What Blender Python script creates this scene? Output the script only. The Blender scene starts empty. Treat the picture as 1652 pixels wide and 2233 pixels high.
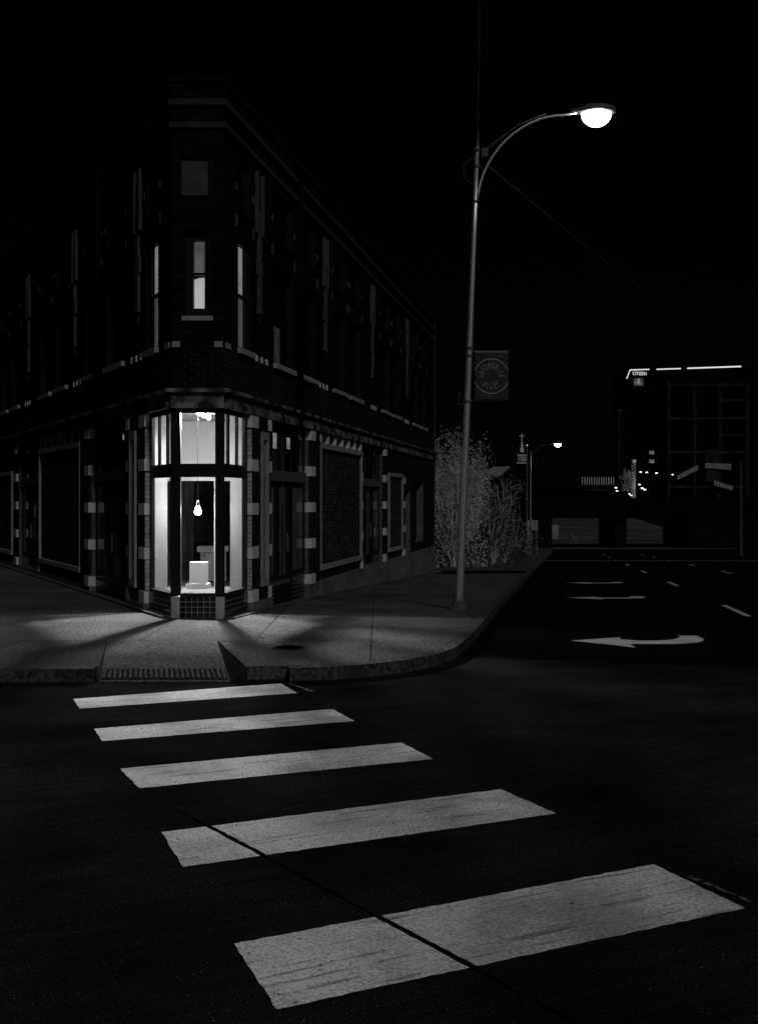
import bpy, bmesh, math, random
from mathutils import Vector, Matrix
random.seed(7)
R = math.radians
scene = bpy.context.scene
COL = scene.collection

# ------------------------------------------------------------------ camera, sky, sun, exposure
cam_data = bpy.data.cameras.new('camera')
cam_data.sensor_fit = 'HORIZONTAL'
cam_data.sensor_width = 36.0
cam_data.lens = 36.0 * 2320 / 1652
cam_data.shift_y = -28.0 / 1652
cam_data.clip_end = 5000
cam = bpy.data.objects.new('camera', cam_data)
cam.location = (0, 0, 2.0)
cam.rotation_euler = (R(90), 0, 0)
COL.objects.link(cam)
scene.camera = cam

SUN_EL, SUN_U = R(40), Vector((0.38, -0.925))
world = bpy.data.worlds.new('World'); scene.world = world; world.use_nodes = True
wn = world.node_tree; wn.nodes.clear()
sky = wn.nodes.new('ShaderNodeTexSky'); sky.sky_type = 'NISHITA'; sky.sun_disc = False
sky.sun_elevation = SUN_EL
sky.sun_rotation = math.atan2(SUN_U.x, SUN_U.y)
bw = wn.nodes.new('ShaderNodeRGBToBW'); bg = wn.nodes.new('ShaderNodeBackground'); wo = wn.nodes.new('ShaderNodeOutputWorld')
bg.inputs['Strength'].default_value = 0.00012
wn.links.new(sky.outputs[0], bw.inputs[0]); wn.links.new(bw.outputs[0], bg.inputs[0]); wn.links.new(bg.outputs[0], wo.inputs[0])

sd = bpy.data.lights.new('night_sun', 'SUN'); sd.energy = 0.46; sd.angle = R(9); sd.color = (1, 1, 1)
so = bpy.data.objects.new('night_sun', sd); COL.objects.link(so)
to_sun = Vector((SUN_U.x * math.cos(SUN_EL), SUN_U.y * math.cos(SUN_EL), math.sin(SUN_EL)))
so.rotation_euler = to_sun.to_track_quat('Z', 'Y').to_euler()
so.location = (10, -10, 30)

vs = scene.view_settings
vs.view_transform = 'Standard'; vs.look = 'None'; vs.exposure = 0.0; vs.gamma = 1.0; vs.use_curve_mapping = False
scene.cycles.use_denoising = True
scene.cycles.max_bounces = 6
scene.cycles.sample_clamp_indirect = 3.0

# ------------------------------------------------------------------ materials (all neutral greys: the place is seen in black and white)
MATS = {}
def mat(name, v, rough=0.85, var=0.25, scale=6.0, fine=0.0, fscale=220.0, spec=0.2, bump=0.0, bscale=60.0,
        island=0.0, emit=0.0, metal=0.0, stain=None, streak=None, chip=None, speck=None):
    if name in MATS: return MATS[name]
    m = bpy.data.materials.new(name); m.use_nodes = True
    nt = m.node_tree; N = nt.nodes; L = nt.links
    b = N['Principled BSDF']
    b.inputs['Roughness'].default_value = rough
    b.inputs['Specular IOR Level'].default_value = spec
    b.inputs['Metallic'].default_value = metal
    geo = N.new('ShaderNodeNewGeometry')
    def noise(sc, det=4.0, vec=None):
        n = N.new('ShaderNodeTexNoise'); n.inputs['Scale'].default_value = sc; n.inputs['Detail'].default_value = det
        L.new(vec if vec is not None else geo.outputs['Position'], n.inputs['Vector']); return n.outputs['Fac']
    def rng(src, lo, hi, a=0.25, c=0.75):
        r = N.new('ShaderNodeMapRange'); r.inputs['From Min'].default_value = a; r.inputs['From Max'].default_value = c
        r.inputs['To Min'].default_value = lo; r.inputs['To Max'].default_value = hi; L.new(src, r.inputs['Value']); return r.outputs['Result']
    def mul(a, c):
        x = N.new('ShaderNodeMath'); x.operation = 'MULTIPLY'; L.new(a, x.inputs[0])
        if isinstance(c, float): x.inputs[1].default_value = c
        else: L.new(c, x.inputs[1])
        return x.outputs[0]
    f = mul(rng(noise(scale), 1 - var, 1 + var), float(v))
    if fine: f = mul(f, rng(noise(fscale, 2.0), 1 - fine, 1 + fine))
    if island:
        oi = N.new('ShaderNodeObjectInfo'); ad = N.new('ShaderNodeMath'); ad.operation = 'ADD'
        L.new(oi.outputs['Random'], ad.inputs[0]); L.new(geo.outputs['Random Per Island'], ad.inputs[1])
        fr = N.new('ShaderNodeMath'); fr.operation = 'FRACT'; L.new(ad.outputs[0], fr.inputs[0])
        f = mul(f, rng(fr.outputs[0], 1 - island, 1 + island, 0, 1))
    if stain:                     # (scale vector, threshold lo, hi, darkest)
        mp = N.new('ShaderNodeMapping'); mp.inputs['Scale'].default_value = stain[0]; L.new(geo.outputs['Position'], mp.inputs['Vector'])
        f = mul(f, rng(noise(1.0, 5.0, mp.outputs[0]), stain[3], 1.0, stain[1], stain[2]))
    if streak:                    # (z angle, scale along, scale across, lo, hi, darkest)
        mp = N.new('ShaderNodeMapping'); mp.vector_type = 'TEXTURE'; mp.inputs['Rotation'].default_value = (0, 0, streak[0])
        mp.inputs['Scale'].default_value = (1 / streak[1], 1 / streak[2], 1); L.new(geo.outputs['Position'], mp.inputs['Vector'])
        f = mul(f, rng(noise(1.0, 6.0, mp.outputs[0]), streak[5], 1.0, streak[3], streak[4]))
    if chip: f = mul(f, rng(noise(chip[0], 6.0), 1.0, 0.05, chip[1], chip[2]))
    if speck: f = mul(f, rng(noise(speck[0], 0.0), 1.0, speck[3], speck[1], speck[2]))
    cb = N.new('ShaderNodeCombineColor')
    for i in range(3): L.new(f, cb.inputs[i])
    L.new(cb.outputs[0], b.inputs['Base Color'])
    if bump:
        bn = N.new('ShaderNodeBump'); bn.inputs['Strength'].default_value = bump; bn.inputs['Distance'].default_value = 0.02
        L.new(noise(bscale, 3.0), bn.inputs['Height']); L.new(bn.outputs[0], b.inputs['Normal'])
    if emit:
        b.inputs['Emission Strength'].default_value = emit
        if var > 0:
            cb2 = N.new('ShaderNodeCombineColor'); e = rng(noise(scale), 1 - var, 1.0)
            for i in range(3): L.new(e, cb2.inputs[i])
            L.new(cb2.outputs[0], b.inputs['Emission Color'])
        else:
            b.inputs['Emission Color'].default_value = (1, 1, 1, 1)
    MATS[name] = m
    return m

def glass_mat(name, tint=1.0, gloss=0.05):
    m = bpy.data.materials.new(name); m.use_nodes = True
    nt = m.node_tree; N = nt.nodes; L = nt.links; N.clear()
    o = N.new('ShaderNodeOutputMaterial'); mx = N.new('ShaderNodeMixShader'); t = N.new('ShaderNodeBsdfTransparent'); g = N.new('ShaderNodeBsdfGlossy')
    lw = N.new('ShaderNodeLayerWeight'); lw.inputs['Blend'].default_value = 0.5
    pw = N.new('ShaderNodeMath'); pw.operation = 'POWER'; pw.inputs[1].default_value = 5.0; L.new(lw.outputs['Facing'], pw.inputs[0])
    fr = N.new('ShaderNodeMath'); fr.operation = 'MULTIPLY_ADD'; fr.inputs[1].default_value = 0.92; fr.inputs[2].default_value = 0.05; L.new(pw.outputs[0], fr.inputs[0])
    t.inputs['Color'].default_value = (tint, tint, tint, 1); g.inputs['Roughness'].default_value = gloss
    L.new(fr.outputs[0], mx.inputs[0]); L.new(t.outputs[0], mx.inputs[1]); L.new(g.outputs[0], mx.inputs[2]); L.new(mx.outputs[0], o.inputs[0])
    MATS[name] = m
    return m

mat('road_concrete', 0.026, 1.0, 0.5, 0.9, 0.8, 75.0, 0.0, 0.6, 70.0, streak=(R(24), 0.8, 14.0, 0.3, 0.6, 0.62), speck=(110.0, 0.775, 0.80, 14.0), stain=((.5, .5, .5), .3, .62, .45))
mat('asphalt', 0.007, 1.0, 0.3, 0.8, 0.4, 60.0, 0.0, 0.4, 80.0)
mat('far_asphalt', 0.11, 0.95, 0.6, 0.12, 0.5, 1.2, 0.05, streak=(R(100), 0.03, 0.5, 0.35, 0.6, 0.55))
mat('ground', 0.01, 1.0, 0.4, 0.3, spec=0.0)
mat('sidewalk', 0.088, 0.95, 0.32, 0.9, 0.95, 26.0, 0.05, 0.3, 60.0, island=0.1, stain=((0.8, 0.8, 0.8), 0.3, 0.55, 0.75))
mat('joint', 0.02, 1.0, spec=0.0)
mat('kerb', 0.062, 0.95, 0.35, 2.0, 0.9, 24.0, 0.05, 0.3, 90.0, island=0.12)
mat('paint', 0.86, 0.8, 0.16, 1.6, 0.5, 70.0, 0.1, 0.25, 120.0, stain=((1.5, 1.5, 1.5), 0.36, 0.56, 0.58), streak=(R(26), 1.6, 22.0, 0.30, 0.42, 0.30), chip=(26.0, 0.66, 0.70))
mat('paint_worn', 0.16, 0.9, 0.5, 9.0, 0.5, 70.0, 0.05, chip=(30.0, 0.5, 0.56))
mat('paint_far', 0.62, 0.8, 0.2, 2.2, 0.2, 60.0, 0.1)
mat('iron', 0.012, 0.7, 0.3, 20.0, 0.3, 90.0, 0.1)
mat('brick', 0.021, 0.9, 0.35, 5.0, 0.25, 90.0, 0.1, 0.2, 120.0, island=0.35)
mat('return_brick_lit', 0.42, 0.8, 0.3, 8.0, 0.2, 90.0, 0.15, island=0.2)  # pale copy of brick, bay light on the returns put into its colour
mat('brick_upper_shaded', 0.011, 0.95, 0.35, 5.0, 0.25, 90.0, 0.0, island=0.4)  # darker copy of brick, shade of the upper walls put into its colour
mat('mortar_upper_shaded', 0.017, 1.0, 0.4, 6.0, spec=0.0)  # darker copy of mortar carrying the same painted upper-wall shade
mat('panel_brick', 0.05, 0.9, 0.35, 5.0, 0.25, 60.0, 0.05, island=0.4)
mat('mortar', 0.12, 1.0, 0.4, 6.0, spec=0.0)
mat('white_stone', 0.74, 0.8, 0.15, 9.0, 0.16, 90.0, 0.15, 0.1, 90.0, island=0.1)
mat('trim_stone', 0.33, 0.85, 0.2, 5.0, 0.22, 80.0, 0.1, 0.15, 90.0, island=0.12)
mat('string_stone_shaded', 0.038, 0.9, 0.3, 5.0, 0.25, 80.0, 0.1)  # string courses darkened along with the painted shade around them
mat('upper_stone_shaded', 0.075, 0.85, 0.3, 5.0, 0.25, 80.0, 0.1, island=0.15)  # trim colour darkened to stand for shade high on the walls
mat('cornice_stone', 0.24, 0.9, 0.25, 5.0, 0.25, 70.0, 0.1, 0.2, 70.0, island=0.15, stain=((3.0, 3.0, 3.5), 0.42, 0.60, 0.12))
mat('plinth_concrete', 0.20, 0.9, 0.25, 3.0, 0.35, 70.0, 0.1, 0.3, 70.0, stain=((2, 2, 2), 0.35, 0.55, 0.55))
mat('black_paint', 0.012, 0.45, 0.2, 8.0, spec=0.25)
mat('bar_paint', 0.10, 0.7, 0.25, 8.0, 0.3, 90.0)
mat('black_tile', 0.010, 0.25, 0.3, 12.0, spec=0.3, island=0.4)
mat('grout', 0.38, 1.0, 0.3, 20.0, spec=0.0)
mat('white_tile', 0.42, 0.5, 0.15, 14.0, 0.12, 90.0, 0.2)
mat('interior_white', 0.60, 0.9, 0.07, 3.0, 0.06, 60.0, 0.05, 0.15, 30.0)
mat('display_floor', 0.10, 0.8, 0.25, 4.0, 0.2, 60.0)
mat('dark_room', 0.022, 0.95, 0.5, 2.0, spec=0.02)
mat('old_wood', 0.06, 0.85, 0.5, 3.0, stain=((9, 9, 0.9), 0.35, 0.65, 0.25))
mat('grey_cabinet', 0.26, 0.7, 0.12, 4.0, 0.1, 70.0)
mat('pedestal_white', 0.72, 0.7, 0.06, 4.0, 0.05, 60.0)
mat('film', 0.30, 0.8, 0.35, 2.2, 0.35, 60.0, stain=((1.2, 1.2, 0.7), 0.3, 0.6, 0.5))
mat('dark_glass_back', 0.012, 0.9, 0.4, 3.0)
mat('steel', 0.75, 0.42, 0.12, 30.0, 0.12, 120.0, 0.5, metal=0.75)
mat('dull_metal', 0.10, 0.6, 0.3, 20.0, spec=0.3)
mat('banner_cloth', 0.045, 0.9, 0.25, 20.0, 0.4, 300.0)
mat('banner_print', 0.42, 0.9, 0.15, 30.0)
mat('wire', 0.10, 0.7, 0.6, 9.0)
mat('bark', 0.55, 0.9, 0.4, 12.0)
mat('leaf_lit', 0.58, 0.8, 0.5, 8.0, island=0.7)  # foliage paled so its colour carries lamp light on the trees
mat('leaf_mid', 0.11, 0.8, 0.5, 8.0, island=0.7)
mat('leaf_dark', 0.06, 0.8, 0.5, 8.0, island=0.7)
mat('bridge', 0.006, 0.95, 0.4, 0.4, spec=0.0)
mat('bridge_pier', 0.01, 0.95, 0.4, 0.4, spec=0.0)
mat('tower_dark', 0.003, 0.9, 0.2, 0.1, spec=0.0)
mat('garage', 0.03, 0.9, 0.5, 0.25, 0.5, 1.3, spec=0.0)
mat('garage_parapet', 0.45, 0.9, 0.35, 0.4, spec=0.0)
mat('quoin', 0.06, 0.9, 0.6, 0.4, spec=0.0)
mat('steeple', 0.85, 0.9, 0.15, 1.0)
mat('pale_board', 0.30, 0.9, 0.3, 1.0)
mat('lamp_emit', 0.8, emit=16.0, var=0.0)
mat('far_lamp_emit', 0.8, emit=40.0, var=0.0)
mat('dot_emit', 0.8, emit=3.5, var=0.0)
mat('bulb_emit', 0.8, emit=230.0, var=0.0)
mat('track_emit', 0.8, emit=14.0, var=0.0)
mat('fill_batten_emit', 0.8, emit=42.0, var=0.0)
mat('tube_emit', 0.4, emit=0.42, var=0.75, scale=11.0)
mat('neon', 0.8, emit=0.75, var=0.0)
mat('shade_bright', 0.5, emit=0.43, var=0.12, scale=6.0)
mat('shade_dim', 0.2, emit=0.085, var=0.35, scale=5.0)
mat('shade_faint', 0.06, emit=0.035, var=0.6, scale=7.0)
mat('lit_gap', 0.5, emit=0.33, var=0.4, scale=4.0)
mat('post_glow', 0.4, emit=0.12, var=0.4, scale=1.0)  # glow stands in for light falling on the roof posts
mat('lit_window', 0.4, emit=0.20, var=0.5, scale=0.8)
mat('facade_glow', 0.4, emit=0.035, var=0.95, scale=0.35)
glass_mat('glass', 0.96, 0.02)
glass_mat('glass_dark', 0.8, 0.05)

# ------------------------------------------------------------------ helpers
def tag(o, label=None, cat=None, group=None, kind=None):
    if label: o['label'] = label
    if cat: o['category'] = cat
    if group: o['group'] = group
    if kind: o['kind'] = kind
    return o

def empty(name, loc, label=None, cat=None, group=None, kind=None):
    o = bpy.data.objects.new(name, None); o.location = loc; o.empty_display_size = 0.2
    COL.objects.link(o)
    return tag(o, label, cat, group, kind)

def root_loc(o):
    p = Vector((0, 0, 0))
    while o is not None:
        p += o.location; o = o.parent
    return p

class MB:
    def __init__(s): s.v = []; s.f = []
    def add(s, vs, fs):
        n = len(s.v); s.v += [tuple(v) for v in vs]; s.f += [tuple(i + n for i in f) for f in fs]
        return s
    def hexa(s, p):               # p: 4 bottom + 4 top corners
        return s.add(p, [(3, 2, 1, 0), (4, 5, 6, 7), (0, 1, 5, 4), (1, 2, 6, 5), (2, 3, 7, 6), (3, 0, 4, 7)])
    def box(s, x0, x1, y0, y1, z0, z1):
        return s.hexa([(x0, y0, z0), (x1, y0, z0), (x1, y1, z0), (x0, y1, z0), (x0, y0, z1), (x1, y0, z1), (x1, y1, z1), (x0, y1, z1)])
    def prism(s, poly, z0, z1):   # poly: list of (x,y); z may be functions
        n = len(poly); g = (lambda x, y: z0) if not callable(z0) else z0; h = (lambda x, y: z1) if not callable(z1) else z1
        vs = [(x, y, g(x, y)) for x, y in poly] + [(x, y, h(x, y)) for x, y in poly]
        return s.add(vs, [tuple(range(n))[::-1], tuple(range(n, 2 * n))] + [(i, (i + 1) % n, n + (i + 1) % n, n + i) for i in range(n)])
    def sheet(s, poly, z):
        g = (lambda x, y: z) if not callable(z) else z
        return s.add([(x, y, g(x, y)) for x, y in poly], [tuple(range(len(poly)))])
    def tube(s, pts, rad, seg=10, cap=True):
        pts = [Vector(p) for p in pts]
        if not isinstance(rad, (list, tuple)): rad = [rad] * len(pts)
        vs = []; fs = []; prev = None
        for i, p in enumerate(pts):
            d = (pts[min(i + 1, len(pts) - 1)] - pts[max(i - 1, 0)]).normalized()
            a = prev if prev is not None else (Vector((0, 1, 0)) if abs(d.y) < 0.9 else Vector((1, 0, 0)))
            a = (a - d * a.dot(d)).normalized(); prev = a; c = d.cross(a)
            for k in range(seg):
                t = 2 * math.pi * k / seg
                vs.append(p + (a * math.cos(t) + c * math.sin(t)) * rad[i])
        for i in range(len(pts) - 1):
            for k in range(seg):
                fs.append((i * seg + k, i * seg + (k + 1) % seg, (i + 1) * seg + (k + 1) % seg, (i + 1) * seg + k))
        if cap: fs += [tuple(range(seg))[::-1], tuple(range((len(pts) - 1) * seg, len(pts) * seg))]
        return s.add(vs, fs)
    def lathe(s, c, prof, seg=16):   # prof: (r, z)
        return s.tube([(c[0], c[1], c[2] + z) for r, z in prof], [max(r, 1e-4) for r, z in prof], seg)
    def build(s, name, m, parent=None, smooth=False, recalc=True):
        me = bpy.data.meshes.new(name)
        off = root_loc(parent) if parent is not None else Vector((0, 0, 0))
        me.from_pydata([(v[0] - off.x, v[1] - off.y, v[2] - off.z) for v in s.v], [], s.f)
        if recalc:
            bm = bmesh.new(); bm.from_mesh(me); bmesh.ops.recalc_face_normals(bm, faces=bm.faces); bm.to_mesh(me); bm.free()
        if smooth:
            for p in me.polygons: p.use_smooth = True
        me.materials.append(MATS[m])
        o = bpy.data.objects.new(name, me); COL.objects.link(o)
        if parent is not None: o.parent = parent
        return o

UNIT = {}
def unit_box(m):
    if m not in UNIT:
        b = MB().box(-.5, .5, -.5, .5, -.5, .5); me = bpy.data.meshes.new('piece_' + m)
        me.from_pydata(b.v, [], b.f); me.materials.append(MATS[m]); UNIT[m] = me
    return UNIT[m]

def xbox(name, m, parent, x0, x1, y0, y1, z0, z1):
    return MB().box(x0, x1, y0, y1, z0, z1).build(name, m, parent, recalc=False)

def clip(poly, nx, ny, c):        # keep nx*x+ny*y <= c
    out = []
    for i in range(len(poly)):
        a, b = poly[i], poly[(i + 1) % len(poly)]
        da, db = nx * a[0] + ny * a[1] - c, nx * b[0] + ny * b[1] - c
        if da <= 0: out.append(a)
        if (da < 0 < db) or (db < 0 < da):
            t = da / (da - db); out.append((a[0] + t * (b[0] - a[0]), a[1] + t * (b[1] - a[1])))
    return out

def clip_convex(poly, conv):      # conv counter-clockwise
    for i in range(len(conv)):
        if len(poly) < 3: return []
        a, b = conv[i], conv[(i + 1) % len(conv)]
        nx, ny = b[1] - a[1], -(b[0] - a[0]); l = math.hypot(nx, ny)
        if l < 1e-9: continue
        poly = clip(poly, nx / l, ny / l, (nx * a[0] + ny * a[1]) / l)
    return poly

def area(poly): return 0.5 * sum(poly[i][0] * poly[(i + 1) % len(poly)][1] - poly[(i + 1) % len(poly)][0] * poly[i][1] for i in range(len(poly)))

def inset(poly, d):               # convex inset of a ccw polygon
    r = list(poly)
    for i in range(len(poly)):
        a, b = poly[i], poly[(i + 1) % len(poly)]
        nx, ny = b[1] - a[1], -(b[0] - a[0]); l = math.hypot(nx, ny)
        if l < 1e-6: continue
        nx /= l; ny /= l
        r = clip(r, nx, ny, nx * a[0] + ny * a[1] - d)
        if len(r) < 3: return []
    return r

def subtract(rect, holes):        # rect = (t0,t1,z0,z1)
    out = [rect]
    for h in holes:
        nxt = []
        for r in out:
            if h[0] >= r[1] or h[1] <= r[0] or h[2] >= r[3] or h[3] <= r[2]: nxt.append(r); continue
            if h[0] > r[0]: nxt.append((r[0], h[0], r[2], r[3]))
            if h[1] < r[1]: nxt.append((h[1], r[1], r[2], r[3]))
            a, b = max(r[0], h[0]), min(r[1], h[1])
            if h[2] > r[2]: nxt.append((a, b, r[2], h[2]))
            if h[3] < r[3]: nxt.append((a, b, h[3], r[3]))
        out = nxt
    return out

def at(px, py, Y): return Vector(((px - 826) / 2320 * Y, Y, 2.0 + (1088 - py) / 2320 * Y))

def slope_y(y):
    s = lambda q: (math.log1p(math.exp(q)) if q < 30 else q)
    near = -0.038 * 1.5 * s((y - 17) / 1.5)
    back = 0.043 * 12 * s((y - 134) / 12)
    return near + back
def zg(x, y):
    mid = -2.8 - 0.155 * (y - 16.57)
    w = min(1, max(0, (x - mid) / 0.6 + 0.5)) if y < 45 else 1
    return slope_y(y) * w

# ------------------------------------------------------------------ ground, intersection, street
rows = [-60, -20, 0, 8, 12, 15, 17, 19, 22, 26, 32, 40, 60, 90, 115, 125, 134, 145, 160, 190, 240, 320, 600, 1200, 3000]
cols = [-3000, -400, -60, -20, -8, 0, 10, 20, 30, 45, 80, 400, 3000]
b = MB()
for y in rows:
    for x in cols: b.v.append((x, y, slope_y(min(y, 320)) - 0.30))
nc = len(cols)
for i in range(len(rows) - 1):
    for j in range(nc - 1): b.f.append((i * nc + j, i * nc + j + 1, (i + 1) * nc + j + 1, (i + 1) * nc + j))
tag(b.build('ground', 'ground'), 'dark ground running out to the horizon under the streets', kind='structure')

inter = empty('road', (0, 8, 0), 'dark concrete intersection with joints and five white crosswalk bars', kind='structure')
base = [(-30, -12), (30, -12), (30, 30), (-30, 30)]
base = clip(base, 0.219, 0.9757, 0.219 * 1.08 + 0.9757 * 13.45)
def line(p, q): d = Vector((q[0] - p[0], q[1] - p[1])).normalized(); return (-d.y, d.x, -d.y * p[0] + d.x * p[1])
J1 = line((-1.038, 6.49), (0.417, 4.518)); J2 = line((0.805, 8.723), (2.788, 11.269))
def split(poly, g1=0.011, g2=0.007):
    res = []
    for s1 in (1, -1):
        lowleft = s1 * (J1[0] * -3 + J1[1] * 3 - J1[2]) < 0
        for s2 in ((0,) if lowleft else (1, -1)):
            p = clip(poly, s1 * J1[0], s1 * J1[1], s1 * J1[2] - g1)
            if len(p) >= 3 and s2: p = clip(p, s2 * J2[0], s2 * J2[1], s2 * J2[2] - g2)
            if len(p) >= 3: res.append(p)
    return res
def wobble_edge(poly, step, amp):
    out = []
    for i in range(len(poly)):
        a, c = Vector(poly[i]), Vector(poly[(i + 1) % len(poly)]); l = (c - a).length; n = max(1, int(l / step)); nr = Vector((-(c - a).y, (c - a).x)) / max(l, 1e-6)
        for k in range(n):
            q = a + (c - a) * k / n + nr * (random.uniform(-amp, amp) if k else 0); out.append((q.x, q.y))
    return out
JD = Vector((-.594, .805)); JK = JD.x * -1.30 + JD.y * 6.85        # the long joint fades out past the second bar
near_j = lambda p, J: abs(J[0] * p[0] + J[1] * p[1] - J[2]) < .03
def rough(p):
    out = []
    for k in range(len(p)):
        a, c = p[k], p[(k + 1) % len(p)]
        if any(near_j(a, J) and near_j(c, J) for J in (J1, J2)): out += wobble_edge([a, c], .07, .005)[:max(1, int(math.dist(a, c) / .07))]
        else: out.append(a)
    return out
pieces = split(clip(base, JD.x, JD.y, JK))
pB = clip(base, -JD.x, -JD.y, -JK)
pieces += [clip(pB, J2[0], J2[1], J2[2] - .007), clip(pB, -J2[0], -J2[1], -J2[2] - .007)]
for p in pieces:
    if len(p) >= 3: MB().prism(rough(p), -0.12, 0.0).build('concrete_slab', 'road_concrete', inter)
bars = [[(-3.049, 10.622), (-1.063, 11.522), (-0.84, 10.949), (-2.852, 10.134)], [(-2.475, 9.245), (-0.44, 10.112), (-0.219, 9.569), (-2.28, 8.772)],
        [(-1.915, 7.878), (0.184, 8.723), (0.416, 8.17), (-1.655, 7.342)], [(-1.302, 6.374), (0.839, 7.319), (1.124, 6.754), (-1.06, 5.771)],
        [(-0.65, 4.774), (1.499, 5.815), (1.783, 5.19), (-0.4, 4.161)]]
for q in bars:
    m = MB()
    for p in split(q, 0.018, 0.0): m.sheet(wobble_edge(p, 0.045, 0.005), 0.004)
    m.build('crosswalk_stripe', 'paint', inter)
for q in ([(1.62, 5.62), (1.66, 5.64), (1.86, 5.27), (1.84, 5.25)], [(-0.98, 11.50), (-0.94, 11.50), (-0.66, 11.05), (-0.70, 11.03)]):
    MB().sheet(wobble_edge(q, .04, .006), 0.004).build('paint_remnant', 'paint_worn', inter)

def kerb_x(y): return 1.77 + 0.1745 * (y - 17.3)
street = empty('street', (6, 40, -1), 'black asphalt street sloping down to the underpass with painted arrows', kind='structure')
ys = [14, 15, 16, 17, 18, 20, 22, 25, 30, 40, 60, 90, 115, 125, 130]
b = MB(); W_ST = 16.0
for k, y in enumerate([0] + ys):
    for j in range(9):
        if k == 0:
            x = 0.6 + 16 * j / 8; yy = 13.45 - 0.2245 * (x - 1.08) + 0.006
        else:
            yy = y; x = kerb_x(y) - (0.4 if y < 17.5 else 0.02) + W_ST * j / 8
        b.v.append((x, yy, slope_y(yy) + 0.004))
for k in range(len(ys)):
    for j in range(8): b.f.append((k * 9 + j, k * 9 + j + 1, (k + 1) * 9 + j + 1, (k + 1) * 9 + j))
b.build('asphalt_surface', 'asphalt', street)
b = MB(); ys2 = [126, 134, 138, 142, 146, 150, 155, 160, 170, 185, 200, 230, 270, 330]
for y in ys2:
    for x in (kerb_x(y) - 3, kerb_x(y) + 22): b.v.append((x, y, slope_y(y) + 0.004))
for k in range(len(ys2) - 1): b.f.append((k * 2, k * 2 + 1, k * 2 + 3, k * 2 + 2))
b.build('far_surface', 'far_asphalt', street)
arrow = [(2.713, 15.068), (3.081, 15.254), (3.503, 15.467), (3.458, 15.212), (3.705, 15.068), (3.96, 15.068), (4.203, 15.212), (4.378, 15.467), (4.40, 15.688), (4.666, 15.66),
         (4.66, 15.3), (4.601, 15.068), (4.454, 14.849), (4.11, 14.695), (3.613, 14.695), (3.469, 14.714), (3.45, 14.307), (3.208, 14.6)]
for dx, dy, sc in ((0, 0, 1), (1.62, 9.55, 0.97), (3.10, 18.05, 0.95)):
    pl = [(2.7 + (x - 2.7) * sc + dx, y + dy) for x, y in arrow]
    MB().sheet(wobble_edge(pl, 0.08, 0.004), lambda x, y: slope_y(y) + 0.010).build('turn_arrow', 'paint_far', street)
d = Vector((0.1736, 0.9848)); n = Vector((0.9848, -0.1736))
for i in range(8):
    e = Vector((7.06, 21.8)) + d * 12.2 * i; s = e - d * 3.05
    for off in (0.0, 3.3):
        if off and i < 1: continue
        q = [s + n * off - n * .055, s + n * off + n * .055, e + n * off + n * .055, e + n * off - n * .055]
        MB().sheet([(v.x, v.y) for v in q], lambda x, y: slope_y(y) + 0.012).build('lane_dash', 'paint_far', street)
for i in range(7):               # dashes on the rising road beyond the underpass
    for x0, x1 in ((26.2, 29.5), (33.4, 37.0)):
        y = 141 + i * 9; k = (y - 141) / 63
        xx = x0 + (y - 141) * 0.17; MB().sheet([(xx, y), (xx + .16, y), (xx + .16 + .45, y + 3), (xx + .45, y + 3)], lambda x, y: slope_y(y) + 0.03).build('lane_dash', 'paint_far', street)
q = [(kerb_x(69), 69), (kerb_x(69) + 15.5, 69), (kerb_x(66) + 15.5, 66.0), (kerb_x(66), 66.0)]
MB().sheet(q, lambda x, y: slope_y(y) + 0.012).build('pale_road_band', 'far_asphalt', street)  # paler band laid across the road surface

# ------------------------------------------------------------------ sidewalk with kerb and ramp
kerb = [(kerb_x(y), y) for y in (120, 90, 70, 55, 45, 38, 32, 28, 25, 22.5, 20, 18.5)] + [(1.77, 17.3), (1.59, 16.3), (1.385, 15.2), (1.17, 14.2), (.95, 13.3), (.7, 12.75), (.4, 12.35), (0, 12.03),
        (-.42, 11.80), (-.98, 11.66), (-1.44, 11.605), (-1.62, 11.6), (-3.05, 11.6), (-3.12, 11.6), (-4.6, 11.62), (-5.4, 11.85), (-6.1, 12.4), (-6.6, 13.2)] + [(-6.6 - .48 * k, 13.2 + .877 * k) for k in (2, 5, 10, 20, 32)]
def offset_in(pl, d):
    o = []
    for i, p in enumerate(pl):
        a = Vector(pl[max(0, i - 1)]); c = Vector(pl[min(len(pl) - 1, i + 1)]); t = (c - a).normalized()
        o.append((p[0] + t.y * d * 1.0, p[1] - t.x * d * 1.0))
    return o
kin = offset_in(kerb, 0.16)
side = empty('sidewalk', (-2, 14, 0), 'pale concrete corner sidewalk with kerb, ramp and slabs round the wedge building', kind='structure')
def sx(pl, y):
    xs = []
    for i in range(len(pl) - 1):
        a, c = pl[i], pl[i + 1]
        if (a[1] - y) * (c[1] - y) <= 0 and a[1] != c[1]: xs.append(a[0] + (y - a[1]) / (c[1] - a[1]) * (c[0] - a[0]))
    return min(xs), max(xs)
rows_s = [13.9, 14.3, 15, 16, 17, 18, 19, 20, 22, 24, 26, 28, 30, 33, 36, 40]
b = MB()
for y in rows_s:
    x0, x1 = sx(kin, y); M = 10
    for j in range(M + 1): x = x0 + (x1 - x0) * j / M; b.v.append((x, y, zg(x, y) + 0.115))
for i in range(len(rows_s) - 1):
    for j in range(10): b.f.append((i * 11 + j, i * 11 + j + 1, (i + 1) * 11 + j + 1, (i + 1) * 11 + j))
for xa, xb in ((-4.9, -3.62), (-1.38, -0.35)):
    b.sheet([(xa, 12.0), (xb, 12.0), (xb, 13.9), (xa, 13.9)], 0.115)
b.build('bedding', 'joint', side)
conv = [p for p in kin if p[1] < 41][::-1]     # order so it runs counter-clockwise
if area(conv) < 0: conv = conv[::-1]
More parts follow.
